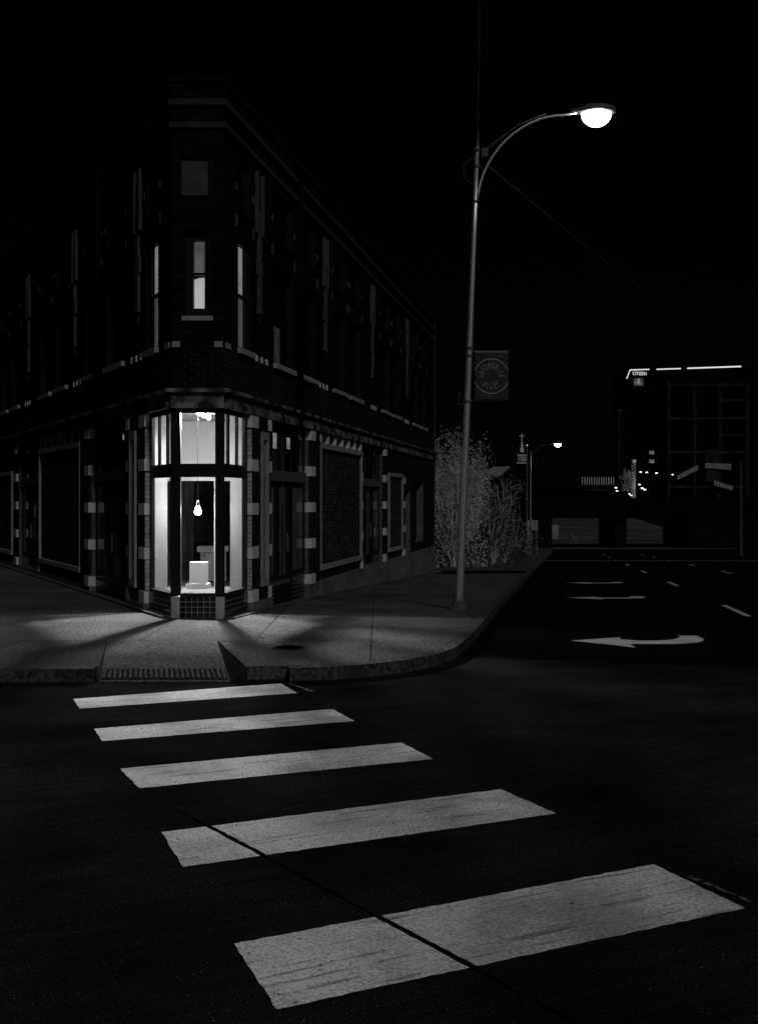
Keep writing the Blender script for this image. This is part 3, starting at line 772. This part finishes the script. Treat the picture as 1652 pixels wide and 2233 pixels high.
MB().tube([(X0, Y0, 1.98), (X0, Y0, 3.47)], .0035, 6).build('cord', 'iron', pl)
MB().tube([(X0 - .028, Y0, 1.86), (X0 - .022, Y0, 1.93), (X0 - .008, Y0, 1.975), (X0 + .008, Y0, 1.975), (X0 + .022, Y0, 1.93), (X0 + .028, Y0, 1.86)], .005, 6).build('wire_loop', 'steel', pl)
MB().lathe((X0, Y0, 1.735), [(.001, 0), (.03, .006), (.05, .03), (.056, .055), (.05, .085), (.034, .12), (.022, .14), (.001, .145)], 16).build('bulb', 'bulb_emit', pl, smooth=True)
tr = empty('track_light', (-2.85, 17.8, 3.47), 'ceiling track with bright spotlights, extra heads added for fill, inside the corner bay', 'light')
xbox('track', 'grey_cabinet', tr, -2.95, -2.91, 17.3, 18.55, 3.43, 3.47)
ax = Vector((0, -.93, -.37))
for yy, en in ((17.35, 130), (17.80, 480), (18.30, 1700)):  # extra heads added to fill the transom-bar shadow on the sidewalk
    p0 = Vector((-2.93, yy, 3.40))
    cn = MB().tube([p0 - ax * .09, p0 - ax * .01], [.03, .045], 14).build('can', 'interior_white', tr)
    MB().tube([p0 - ax * .009, p0 - ax * .004], [.04, .04], 14).build('lens', 'track_emit', cn)
    sp = bpy.data.lights.new('track_spot', 'SPOT'); sp.energy = en; sp.spot_size = R(156); sp.spot_blend = 0.25; sp.shadow_soft_size = 0.07
    spo = bpy.data.objects.new('track_spot', sp); COL.objects.link(spo); spo.parent = tr
    spo.location = p0 + ax * .02 - Vector(tr.location); spo.rotation_euler = (-ax).to_track_quat('Z', 'Y').to_euler()

fx = empty('fill_batten', (-2.95, 17.05, 3.47), 'short fluorescent fill batten added under the bay ceiling near the front glass', 'light')  # fill lamp added to brighten the inside of the bay
xbox('fill_housing', 'interior_white', fx, -3.25, -2.66, 17.0, 17.1, 3.425, 3.468); xbox('tube', 'fill_batten_emit', fx, -3.2, -2.7, 17.03, 17.07, 3.405, 3.424)

# ------------------------------------------------------------------ street lamp with banner and cables
def street_lamp(base, label, lean=(0.32, 0), emit='lamp_emit', group='street lamps along the kerb'):
    r = empty('street_lamp', base, label, 'street lamp', group); B0 = Vector(base); H = 8.05
    ln = lambda z: Vector((lean[0] * z / H, lean[1] * z / H, z))
    zz = [0, .25, 1, 2.5, 4.5, 6.5, 8.05]; rr = [.076, .074, .071, .064, .055, .044, .033]
    MB().tube([B0 + ln(z) for z in zz], rr, 16).build('pole', 'steel', r, smooth=True)
    MB().lathe(B0, [(.001, 0), (.17, 0), (.17, .03), (.12, .05), (.105, .16), (.001, .17)], 14).build('base_flange', 'dull_metal', r)
    top = B0 + ln(8.0); low = B0 + ln(7.10)
    arc = []
    for k in range(15):
        s = k / 14; ang = s * math.pi / 2
        arc.append(Vector((low.x + .04 + 1.50 * (1 - math.cos(ang)) ** .92, low.y - .02, low.z + 1.50 * math.sin(ang))))
    arc.append(arc[-1] + Vector((.22, 0, .04)))
    MB().tube(arc, .02, 8).build('arm', 'steel' if emit == 'lamp_emit' else 'garage', r, smooth=True)
    up = [Vector((top.x + .02, top.y - .02, top.z - .15)), arc[6].lerp(top, .35) + Vector((0, 0, .05)), arc[9] + Vector((-.03, 0, .07)), arc[12] + Vector((0, 0, .06))]
    MB().tube(up, .015, 8).build('brace', 'dull_metal', r, smooth=True)
    e = arc[-1]
    m = MB(); N_ = 12; prof = [(-.10, .05, .04), (.05, .09, .07), (.20, .20, .13), (.48, .21, .13), (.64, .14, .08), (.68, .03, .02)]
    for k, (x, w, h) in enumerate(prof):
        for q in range(N_):
            t = 2 * math.pi * q / N_; zz_ = math.sin(t) * h; m.v.append((e.x + x, e.y + math.cos(t) * w, e.z + .02 + (zz_ if zz_ > 0 else zz_ * .35)))
    for k in range(len(prof) - 1):
        for q in range(N_): m.f.append((k * N_ + q, k * N_ + (q + 1) % N_, (k + 1) * N_ + (q + 1) % N_, (k + 1) * N_ + q))
    m.build('lamp_head', 'dull_metal', r, smooth=True)
    m = MB(); seg, rg = 20, 7; c = Vector((e.x + .34, e.y, e.z - .012))
    for k in range(rg + 1):
        a = math.pi / 2 * k / rg
        for q in range(seg):
            t = 2 * math.pi * q / seg; m.v.append((c.x + math.cos(t) * .26 * math.cos(a), c.y + math.sin(t) * .2 * math.cos(a), c.z - .23 * math.sin(a)))
    for k in range(rg):
        for q in range(seg): m.f.append((k * seg + q, k * seg + (q + 1) % seg, (k + 1) * seg + (q + 1) % seg, (k + 1) * seg + q))
    m.build('lens', emit, r, smooth=True)
    for z in (8.0, 7.72, 7.1, 4.55, 4.42, 3.62):
        p = B0 + ln(z); MB().tube([p - Vector((0, 0, .02)), p + Vector((0, 0, .02))], .052 if z > 5 else .068, 14).build('clamp_band', 'dull_metal', r)
    return r, ln
lampbase = Vector((1.39, 18.5, zg(1.39, 18.5) + .15))
L1, LN = street_lamp(lampbase, 'tall leaning street lamp by the kerb carrying the round-emblem banner')
def lp(z, dx=0, dy=0): return lampbase + LN(z) + Vector((dx, dy, 0))
m = MB(); m.tube([lp(8.05), lp(8.32)], [.03, .012], 8); m.box(*(lambda p: (p.x, p.x + .11, p.y - .12, p.y - .03, p.z - .09, p.z + .05))(lp(7.95, .07))); m.tube([lp(7.78, .02), lp(7.62, .14), lp(7.72, .19)], .012, 6); m.tube([lp(7.9, -.02), lp(7.75, -.22), lp(7.5, -.20), lp(7.4, -.02)], .006, 5)
m.build('top_hardware', 'dull_metal', L1)
for z in (4.50, 3.64): MB().tube([lp(z, .03, -.02), lp(z, .66, -.02)], .011, 8).build('banner_arm', 'dull_metal', L1)
MB().tube([lp(3.60, -.02, -.02), lp(3.56, -.16, -.02), lp(3.80, -.13, -.02)], .01, 6).build('side_bracket', 'dull_metal', L1)
# banner
bc = lp(4.07, 0.40, -.05); BW, BH = .29, .415
ban = empty('street_banner', (bc.x, bc.y, bc.z - BH), 'dark square banner with pale ring and radial lettering hung on the lamp pole', 'banner')
m = MB(); nx_ = 8
for j in range(9):
    for i in range(nx_ + 1):
        u = -BW + 2 * BW * i / nx_; v = -BH + 2 * BH * j / 8; m.v.append((bc.x + u, bc.y, bc.z + v))
for j in range(8):
    for i in range(nx_): m.f.append((j * 9 + i, j * 9 + i + 1, (j + 1) * 9 + i + 1, (j + 1) * 9 + i))
m.build('cloth', 'banner_cloth', ban)
m = MB(); Rr = .30; K = 96
for k in range(K):
    a0, a1 = 2 * math.pi * k / K, 2 * math.pi * (k + 1) / K
    if abs(Rr * math.cos((a0 + a1) / 2)) > BW - .004: continue
    q = [(math.cos(a) * r_, math.sin(a) * r_) for a, r_ in ((a0, Rr - .007), (a1, Rr - .007), (a1, Rr + .007), (a0, Rr + .007))]
    m.add([(bc.x + u, bc.y - .004, bc.z + v - .01) for u, v in q], [(0, 1, 2, 3)])
m.build('ring', 'banner_print', ban)
xbox('hem', 'banner_print', ban, bc.x - BW, bc.x + BW, bc.y - .006, bc.y - .003, bc.z + BH - .012, bc.z + BH)
for k in range(4):
    for (u, v) in ((-.03 + k * .062, .36 - (k * .009 if k > 1 else 0)), (-.17 + k * .058, -.335 - k * .011)):
        MB().add([(bc.x + u, bc.y - .004, bc.z + v), (bc.x + u + .016, bc.y - .004, bc.z + v - .012), (bc.x + u + .008, bc.y - .004, bc.z + v + .014)], [(0, 1, 2)]).build('printed_mark', 'banner_print', ban)
def text_mesh(body, size, mtx, m, parent, name, bold=0.0):
    cu = bpy.data.curves.new('txt', 'FONT'); cu.body = body; cu.size = size; cu.align_x = 'CENTER'; cu.align_y = 'CENTER'; cu.offset = bold; cu.resolution_u = 3
    ob = bpy.data.objects.new('txt', cu); COL.objects.link(ob); bpy.context.view_layer.update()
    me = bpy.data.meshes.new_from_object(ob.evaluated_get(bpy.context.evaluated_depsgraph_get()))
    bpy.data.objects.remove(ob); me.transform(mtx); me.materials.clear(); me.materials.append(MATS[m])
    off = root_loc(parent); me.transform(Matrix.Translation(-off))
    o = bpy.data.objects.new(name, me); COL.objects.link(o); o.parent = parent
    return o
def letter(ch, ang, rad, flip):
    rot = ang - math.pi / 2 if not flip else ang + math.pi / 2
    M = Matrix.Translation((bc.x + math.cos(ang) * rad, bc.y - .005, bc.z - .01 + math.sin(ang) * rad)) @ Matrix.Rotation(-rot, 4, 'Y') @ Matrix.Rotation(R(90), 4, 'X') @ Matrix.Diagonal((.55, 1.5, 1, 1))
    text_mesh(ch, .105, M, 'banner_print', ban, 'letter')
for k, ch in enumerate('AUTOMOBILE'): letter(ch, R(180 - 20 * k), .178, False)
for k, ch in enumerate('ALLEY'): letter(ch, R(230 + 20 * k), .178, True)

# overhead cables
def cable(p, q, sag, r, label):
    pts = [Vector(p).lerp(Vector(q), k / 40) - Vector((0, 0, sag * 4 * (k / 40) * (1 - k / 40))) for k in range(41)]
    m = MB(); m.tube(pts, r, 6)
    tag(m.build('overhead_cable', 'wire'), label, 'cable', 'cables tied to the lamp pole')
tp = lp(8.2)
cable(tp, (tp.x * .2, 3.0, 8.35), .12, .009, 'twisted cable running straight up the picture from the lamp pole top')
cable(lp(7.75, .17), (22.0, 56.0, 8.0), .5, .008, 'thin cable slanting away from the lamp pole toward the far street')

# second lamp further down the same kerb
p2 = Vector((11.75, 82.7, zg(11.75, 82.7) + .15))
street_lamp(p2, 'distant street lamp past the trees with one bright light', (0.05, 0), 'far_lamp_emit')

# ------------------------------------------------------------------ vegetation behind the building
def tree(name, label, base, hgt, rad, n_limb, n_leaf, leafm, seed, bark='bark', leafsize=.07, group='bushes beside the street'):
    rnd = random.Random(seed); r = empty(name, base, label, 'tree' if 'tree' in name else 'bush', group); B0 = Vector(base)
    wood = MB(); tips = []
    wood.tube([B0 - Vector((0, 0, .2)), B0 + Vector((.05, 0, hgt * .18))], [.11, .08], 7)
    for k in range(n_limb):
        a = rnd.uniform(0, 6.28); rr = rad * math.sqrt(rnd.random()); p = B0 + Vector((0, 0, hgt * rnd.uniform(.02, .2))); q = B0 + Vector((math.cos(a) * rr, math.sin(a) * rr * .7, hgt * rnd.uniform(.55, 1.0)))
        mid = p.lerp(q, .45) + Vector((math.cos(a) * rad * .3, math.sin(a) * rad * .25, 0)); pts = [p, p.lerp(mid, .5), mid, mid.lerp(q, .5) + Vector((rnd.uniform(-.15, .15), 0, 0)), q]
        wood.tube(pts, [.05, .04, .03, .018, .006], 5); tips += [(pts[j].lerp(pts[j + 1], u), j) for j in range(1, 4) for u in (.0, .3, .6, .9)]
        for _ in range(9):
            s, _j = rnd.choice(tips[-12:]); e = s + Vector((rnd.uniform(-.5, .5), rnd.uniform(-.4, .4), rnd.uniform(-.2, .55))); wood.tube([s, s.lerp(e, .5) + Vector((rnd.uniform(-.08, .08), 0, .04)), e], [.014, .009, .004], 4); tips.append((e, 4)); tips.append((s.lerp(e, .6), 4))
    wood.build('trunk', bark, r)
    lf = MB()
    for k in range(n_leaf):
        s, _j = rnd.choice(tips); c = s + Vector((rnd.gauss(0, .2), rnd.gauss(0, .2), rnd.gauss(0, .22)))
        if k % 3 == 0: a = rnd.uniform(0, 6.28); rr = rad * 1.05 * math.sqrt(rnd.random()); c = B0 + Vector((math.cos(a) * rr, math.sin(a) * rr * .7, hgt * .8 * rnd.random() ** 1.2))
        if c.z < B0.z: c.z = B0.z + abs(rnd.gauss(0, .3))
        u = Vector((rnd.gauss(0, 1), rnd.gauss(0, 1), rnd.gauss(0, 1))).normalized(); v = u.orthogonal().normalized(); sz = leafsize * rnd.uniform(.5, 1.3)
        wd = .26 if leafm == 'leaf_lit' else .5; u.z = u.z * 1.6; lf.add([c - u * sz, c + v * sz * wd, c + u * sz, c - v * sz * wd], [(0, 1, 2, 3)])
    lf.build('crown', leafm, r, recalc=False)
    return r
gz = lambda x, y: slope_y(y) - .05
tree('ivy_tree', 'pale tangled ivy-covered tree coloured as if brightly lit behind the brick building', (3.3, 47, gz(3, 47)), 5.9, 1.5, 70, 15000, 'leaf_lit', 3, leafsize=.055)
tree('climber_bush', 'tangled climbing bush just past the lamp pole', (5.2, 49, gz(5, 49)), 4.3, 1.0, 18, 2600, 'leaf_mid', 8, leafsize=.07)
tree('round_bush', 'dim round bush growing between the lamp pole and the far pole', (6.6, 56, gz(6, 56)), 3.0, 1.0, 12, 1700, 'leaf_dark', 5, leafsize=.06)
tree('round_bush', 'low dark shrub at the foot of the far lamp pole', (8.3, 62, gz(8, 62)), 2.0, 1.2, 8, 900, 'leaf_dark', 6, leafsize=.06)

# ------------------------------------------------------------------ underpass bridge
br = empty('overpass', (29, 135, slope_y(130)), 'long black overpass crossing the street on piers', 'bridge')
xbox('deck', 'bridge', br, -10, 120, 130, 142, -.32, 1.3); xbox('parapet', 'bridge', br, -10, 120, 129.8, 130.2, 1.3, 2.15); xbox('parapet', 'bridge', br, -10, 120, 141.8, 142.2, 1.3, 2.15)
zb = slope_y(135) - .5
xbox('pier', 'bridge_pier', br, 29.1, 30.5, 131, 141, zb, -.32); xbox('abutment', 'bridge_pier', br, -10, 21.2, 130.3, 141.8, zb, -.32); xbox('abutment', 'bridge_pier', br, 37.8, 120, 130.3, 141.8, zb, -.32)
# lit retaining wall seen through the left opening
rw = xbox('retaining_wall', 'pale_board', None, 24.0, 27.0, 160, 160.6, -4, -1.9); tag(rw, 'pale low wall seen through the left opening of the underpass', 'wall')
md = MB(); 
for k in range(8):
    y0, y1 = 143 + k * 5, 148 + k * 5; x0 = 31.0 + k * .9 + .05 * k * k * .2; x1 = 31.0 + (k + 1) * .9 + .05 * (k + 1) ** 2 * .2
    md.hexa([(x0, y0, slope_y(y0)), (x0 + .4, y0, slope_y(y0)), (x1 + .4, y1, slope_y(y1)), (x1, y1, slope_y(y1)), (x0, y0, slope_y(y0) + .5), (x0 + .4, y0, slope_y(y0) + .5), (x1 + .4, y1, slope_y(y1) + .5), (x1, y1, slope_y(y1) + .5)])
tag(md.build('median_barrier', 'steeple'), 'pale median barrier curving away beyond the underpass', 'barrier')

# ------------------------------------------------------------------ church, house, poles
Yc = 220
ch = empty('church', tuple(at(1137.5, 1160, Yc)), 'small church with white cross, spire and open belfry', 'church')
c0 = at(1137.4, 950, Yc); cx, s_ = c0.x, Yc / 2320
m = MB(); m.box(cx - .09, cx + .09, Yc - .09, Yc + .09, at(0, 962, Yc).z, at(0, 945, Yc).z); m.box(cx - 4.6 * s_, cx + 4.6 * s_, Yc - .08, Yc + .08, c0.z - .09, c0.z + .09); m.build('cross', 'steeple', ch)
zt, z_b = at(0, 957, Yc).z, at(0, 986, Yc).z; w = 4.3 * s_
MB().add([(cx - w, Yc - w, z_b), (cx + w, Yc - w, z_b), (cx + w, Yc + w, z_b), (cx - w, Yc + w, z_b), (cx, Yc, zt)], [(0, 1, 4), (1, 2, 4), (2, 3, 4), (3, 0, 4), (3, 2, 1, 0)]).build('spire', 'steeple', ch)
bx = lambda n, a, c, e, g, mt='steeple', dp=10: xbox(n, mt, ch, cx + (a - 1137.4) * s_, cx + (c - 1137.4) * s_, Yc - dp * s_, Yc + dp * s_, at(0, g, Yc).z, at(0, e, Yc).z)
bx('drum', 1131, 1144, 985.5, 991, 'tower_dark', 6.5)
bx('belfry_cornice', 1125.6, 1147.8, 991, 993.4, dp=11)
for a in (1129, 1134.6, 1138.6, 1143.6):
    for sy in (-1, 1): xbox('belfry_post', 'steeple', ch, cx + (a - 1137.4) * s_, cx + (a + 1.5 - 1137.4) * s_, Yc + sy * 8 * s_ - .1, Yc + sy * 8 * s_ + .1, at(0, 1005.5, Yc).z, at(0, 993.4, Yc).z)
bx('belfry_header', 1129, 1145, 993.4, 996, dp=8.6)
bx('belfry_floor', 1124, 1149, 1008.4, 1010.4, dp=12); bx('tower', 1127, 1146.5, 1010.4, 1160, 'tower_dark', 9); bx('nave', 1095, 1146, 1060, 1160, 'tower_dark', 30)
hs = empty('house', tuple(at(1085, 1150, 100)), 'dark house whose pale roof slope catches light behind the bushes', 'house')
a = at(1060, 1042, 100); c = at(1110, 1019, 100)
xbox('wall', 'tower_dark', hs, a.x, c.x + .5, 100.2, 108, -4, a.z)
q = [at(*p, Y) for p, Y in (((1060, 1032), 99.6), ((1080, 1041), 98.6), ((1094, 1034), 98.6), ((1112, 1019), 102), ((1074, 1020), 102))]
MB().add(q + [v + Vector((0, 0, .12)) for v in q], [(0, 1, 2, 3, 4), (9, 8, 7, 6, 5)] + [(k, (k + 1) % 5, 5 + (k + 1) % 5, 5 + k) for k in range(5)]).build('roof', 'pale_board', hs)
up_ = empty('utility_pole', tuple(at(1148.5, 1160, 110)), 'thin wooden utility pole standing in front of the church spire', 'pole')
q = at(1148.5, 972, 110); MB().tube([(q.x, 110, -4), (q.x, 110, q.z)], [.13, .08], 8).build('post', 'dull_metal', up_); MB().lathe((q.x, 110, q.z), [(.001, 0), (.09, .03), (.09, .12), (.001, .15)], 8).build('top_light', 'shade_bright', up_)
nb_ = empty('notice_board', tuple(at(1160, 1200, 86)), 'pale blank notice board standing behind the far lamp pole', 'sign')
a, c = at(1149, 1156, 86), at(1172, 1134, 86); xbox('board', 'pale_board', nb_, a.x, c.x, 86, 86.1, a.z, c.z)
for x in (a.x + .05, c.x - .1): xbox('post', 'pale_board', nb_, x, x + .07, 86.02, 86.09, slope_y(86) - .2, a.z)
rp = empty('steel_pole', (30.6, 90, slope_y(90)), 'slim bare steel pole at the right edge of the street', 'pole')
MB().tube([(30.6, 90, slope_y(90) - .2), (30.6, 90, at(0, 1008, 90).z)], [.11, .07], 8).build('shaft', 'dull_metal', rp); MB().lathe((30.6, 90, slope_y(90)), [(.001, 0), (.2, 0), (.2, .08), (.001, .1)], 8).build('base', 'dull_metal', rp)

# row of pale posts
Yp = 345
rl = empty('roof_railing', tuple(at(1302, 1080, Yp)), 'row of fourteen white posts glowing as if lit on a far roof', 'railing')
for k in range(14):
    q = at(1269 + k * 5.25, 1040, Yp); xbox('post', 'post_glow', rl, q.x - .07, q.x + .07, Yp, Yp + .2, at(0, 1056, Yp).z, q.z)
a, c = at(1266, 1060, Yp), at(1340, 1057, Yp); xbox('rail', 'garage', rl, a.x, c.x, Yp, Yp + .3, a.z, c.z)
xbox('sign_strip', 'garage', rl, at(1274, 0, Yp).x, at(1330, 0, Yp).x, Yp, Yp + .2, at(0, 1070, Yp).z, at(0, 1065, Yp).z)
xbox('roof_block', 'tower_dark', rl, a.x, c.x, Yp + .5, Yp + 8, -5, at(0, 1058, Yp).z)

# ------------------------------------------------------------------ far buildings on the right
Yt = 420
ct = empty('office_tower', tuple(at(1500, 1100, Yt)), 'dark office tower crowned by white light strips and a lit name sign', 'building')
xl, xr = at(1368, 0, Yt).x, at(1640, 0, Yt).x
xbox('shaft', 'tower_dark', ct, xl, xr, Yt, Yt + 30, -5, at(0, 812, Yt).z); xbox('crown', 'tower_dark', ct, xl + 1.2, xr, Yt + 1, Yt + 28, at(0, 812, Yt).z, at(0, 801, Yt).z)
def strip(p, q, r=.26):
    a, c = at(*p, Yt - 1), at(*q, Yt - 1); MB().tube([a, c], r, 6).build('light_strip', 'neon', ct)
strip((1366, 825), (1373, 806), .2); strip((1373, 806), (1415, 804.8), .24); strip((1431, 804.6), (1483.5, 803)); strip((1498, 802.4), (1615, 798.4), .3)
c = at(1393.8, 814.2, Yt - 1.2)
text_mesh('CITIZEN', 1.62, Matrix.Translation(c) @ Matrix.Rotation(R(1.5), 4, 'Y') @ Matrix.Rotation(R(90), 4, 'X') @ Matrix.Diagonal((.93, 1.12, 1, 1)), 'neon', ct, 'sign_lettering', .012)
wl = MB(); a, c = at(1381.5, 840, Yt - .4), at(1402, 824, Yt - .4); wl.box(a.x, c.x, Yt - .4, Yt - .3, a.z, c.z); wl = wl.build('window', 'facade_glow', ct)
q = at(1392, 833, Yt - .5); MB().lathe(q, [(.001, -.9), (.4, -.8), (.55, -.2), (.3, .3), (.5, .8), (.3, 1.4), (.001, 1.5)], 8).build('room_light', 'lit_window', wl)
# garage
Yg = 340
gr = empty('parking_garage', tuple(at(1540, 1100, Yg)), 'open-deck parking garage with faint concrete grid and ribbed lower ramps', 'building')
X = lambda px: at(px, 0, Yg).x
Zp = lambda py: at(0, py, Yg).z
for px in (1458, 1514, 1570, 1629): xbox('column', 'garage', gr, X(px - 3), X(px + 3), Yg, Yg + .8, -6, Zp(835))
for py, x0 in ((838, 1461), (872, 1573), (911, 1461), (947, 1573), (985, 1461), (1060, 1461)):
    for a, c in ((1461, 1511), (1517, 1567), (1573, 1626)):
        if a >= x0: xbox('deck_edge', 'garage', gr, X(a), X(c), Yg + .05, Yg + .7, Zp(py + 3.5), Zp(py - 2.5))
xbox('core', 'tower_dark', gr, X(1462), X(1640), Yg + 6, Yg + 26, -6, Zp(840))
sx_ = lambda y: X(1456) + .1763 * (y - Yg)
for py in (835, 884, 924, 960, 990, 1022):
    MB().hexa([(sx_(Yg), Yg, Zp(py)), (sx_(Yg + 28), Yg + 28, Zp(py)), (sx_(Yg + 28) + .3, Yg + 28, Zp(py)), (sx_(Yg) + .3, Yg, Zp(py)), (sx_(Yg), Yg, Zp(py) + .7), (sx_(Yg + 28), Yg + 28, Zp(py) + .7), (sx_(Yg + 28) + .3, Yg + 28, Zp(py) + .7), (sx_(Yg) + .3, Yg, Zp(py) + .7)]).build('deck_edge', 'quoin', gr)
def ribbed(p0, p1, h0, h1, n, mt='garage_parapet'):
    a0, a1 = at(*p0, Yg - 2), at(*p1, Yg - 2); s = Yg / 2320
    pb = MB().hexa([(a0.x, Yg - 1.9, a0.z - h0 * s), (a1.x, Yg - 1.9, a1.z - h1 * s), (a1.x, Yg - 1.7, a1.z - h1 * s), (a0.x, Yg - 1.7, a0.z - h0 * s), (a0.x, Yg - 1.9, a0.z), (a1.x, Yg - 1.9, a1.z), (a1.x, Yg - 1.7, a1.z), (a0.x, Yg - 1.7, a0.z)]).build('ramp_parapet', 'quoin', gr)
    for k in range(n):
        u0, u1 = (k + .12) / n, (k + .78) / n; b0, b1 = a0.lerp(a1, u0), a0.lerp(a1, u1); e0, e1 = (h0 + (h1 - h0) * u0) * s, (h0 + (h1 - h0) * u1) * s
        MB().hexa([(b0.x, Yg - 2.1, b0.z - e0), (b1.x, Yg - 2.1, b1.z - e1), (b1.x, Yg - 1.9, b1.z - e1), (b0.x, Yg - 1.9, b0.z - e0), (b0.x, Yg - 2.1, b0.z), (b1.x, Yg - 2.1, b1.z), (b1.x, Yg - 1.9, b1.z), (b0.x, Yg - 1.9, b0.z)]).build('rib', mt, pb)
ribbed((1476, 1036), (1522, 1013), 10, 11, 14); ribbed((1536, 1009), (1594, 1011), 11, 13, 15); ribbed((1556, 1047), (1597, 1060), 10, 9, 10)
xbox('stair_wall', 'garage', gr, X(1535), X(1566), Yg - 1.5, Yg - 1, Zp(1050), Zp(980))
# other towers
qt = empty('quoined_tower', tuple(at(1353, 1090, 350)), 'slim far tower with pale toothed corner stones', 'building')
X3 = lambda px: at(px, 0, 350).x; Z3 = lambda py: at(0, py, 350).z
xbox('shaft', 'tower_dark', qt, X3(1348), X3(1364), 350, 362, -5, Z3(892))
for k in range(30): xbox('quoin', 'quoin', qt, X3(1347), X3(1350 + (1.2 if k % 2 else 0)), 349.7, 350.2, Z3(897 + k * 4.9), Z3(894 + k * 4.9))
xbox('cap', 'quoin', qt, X3(1349), X3(1356), 349.8, 350.3, Z3(896), Z3(893))
dm = empty('mid_block', tuple(at(1412, 1090, 360)), 'dark mid-rise block with two small lit windows', 'building')
X4 = lambda px: at(px, 0, 360).x; Z4 = lambda py: at(0, py, 360).z
xbox('wall', 'tower_dark', dm, X4(1392), X4(1432), 360, 375, -5, Z4(940))
for a, c in ((982, 990), (1001, 1009)):
    wv = xbox('window', 'shade_dim', dm, X4(1414), X4(1425), 359.8, 359.95, Z4(c), Z4(a))
    MB().add([(X4(1416), 359.7, Z4(c)), (X4(1425), 359.7, Z4(c)), (X4(1425), 359.7, Z4(a + 1)), (X4(1421), 359.7, Z4((a + c) / 2))], [(0, 1, 2, 3)]).build('blind', 'lit_window', wv)
fb = empty('glow_pylon', tuple(at(1383, 1090, 338)), 'slim glowing stand-in for a floodlit wall strip beside the slim toothed tower', 'tower')
X5 = lambda px: at(px, 0, 338).x; Z5 = lambda py: at(0, py, 338).z
xbox('shaft', 'facade_glow', fb, X5(1380.5), X5(1385.5), 338, 339, -5, Z5(1008)); xbox('cap', 'lit_window', fb, X5(1380), X5(1386), 337.8, 339.2, Z5(1008), Z5(1002))  # emission stands in for floodlight on the narrow wall strip
xbox('glow_fin', 'facade_glow', fb, X5(1377), X5(1378.5), 338.2, 338.6, -5, Z5(1012))
tb = at(1369, 1070, 336)
tree('far_tree', 'small tree coloured pale as if lit from below beside the slim glow pylon', tuple(tb), 7.2, 1.9, 14, 1500, 'leaf_lit', 21, leafsize=.3, group='trees by the far lights')
# far lamps
spots = [(1342.4, 1063, 205, 1.2), (1345, 1070, 230, 1.1), (1372, 1076.5, 215, 1.0), (1375.7, 1080, 225, 1.0), (1393.7, 1056, 210, 1.2), (1399.6, 1064, 220, 1.4), (1405, 1067, 200, 1.4), (1396, 1028.7, 175, 1.1), (1409.5, 1029.6, 170, 1.2), (1430.7, 1031, 165, 1.2), (1465.8, 1034.4, 160, 1.0)]
words_ = ['small far light beside the row of white posts, upper of two', 'small far light beside the row of white posts, lower of two', 'faint far light low above the bridge parapet, first of a pair', 'faint far light low above the bridge parapet, second of a pair',
          'topmost of three clustered far lights right of the lit pylon', 'middle of three clustered far lights right of the lit pylon', 'lowest of three clustered far lights right of the lit pylon',
          'leftmost of the four high far street lights', 'second of the four high far street lights', 'third of the four high far street lights, by the garage edge', 'rightmost of the four high far street lights, in front of the garage']
for (px, py, Y, r_), wd in zip(spots, words_):
    r_ *= 1.1; Y = Y * .1 + 315
    q = at(px, py, Y); fl = empty('far_lamp', (q.x, Y, -5), wd, 'street lamp', 'far street lights beyond the bridge')
    MB().lathe(q, [(.001, -.13 * r_), (.22 * r_, -.08 * r_), (.3 * r_, 0), (.2 * r_, .07 * r_), (.001, .12 * r_)], 10).build('lamp_head', 'dot_emit', fl, smooth=True)
    MB().tube([(q.x + .5, Y + .3, -5), (q.x + .5, Y + .3, q.z - .3), (q.x + .4, Y + .3, q.z + .1), (q.x, Y + .3, q.z + .16)], .06, 6).build('pole', 'garage', fl)
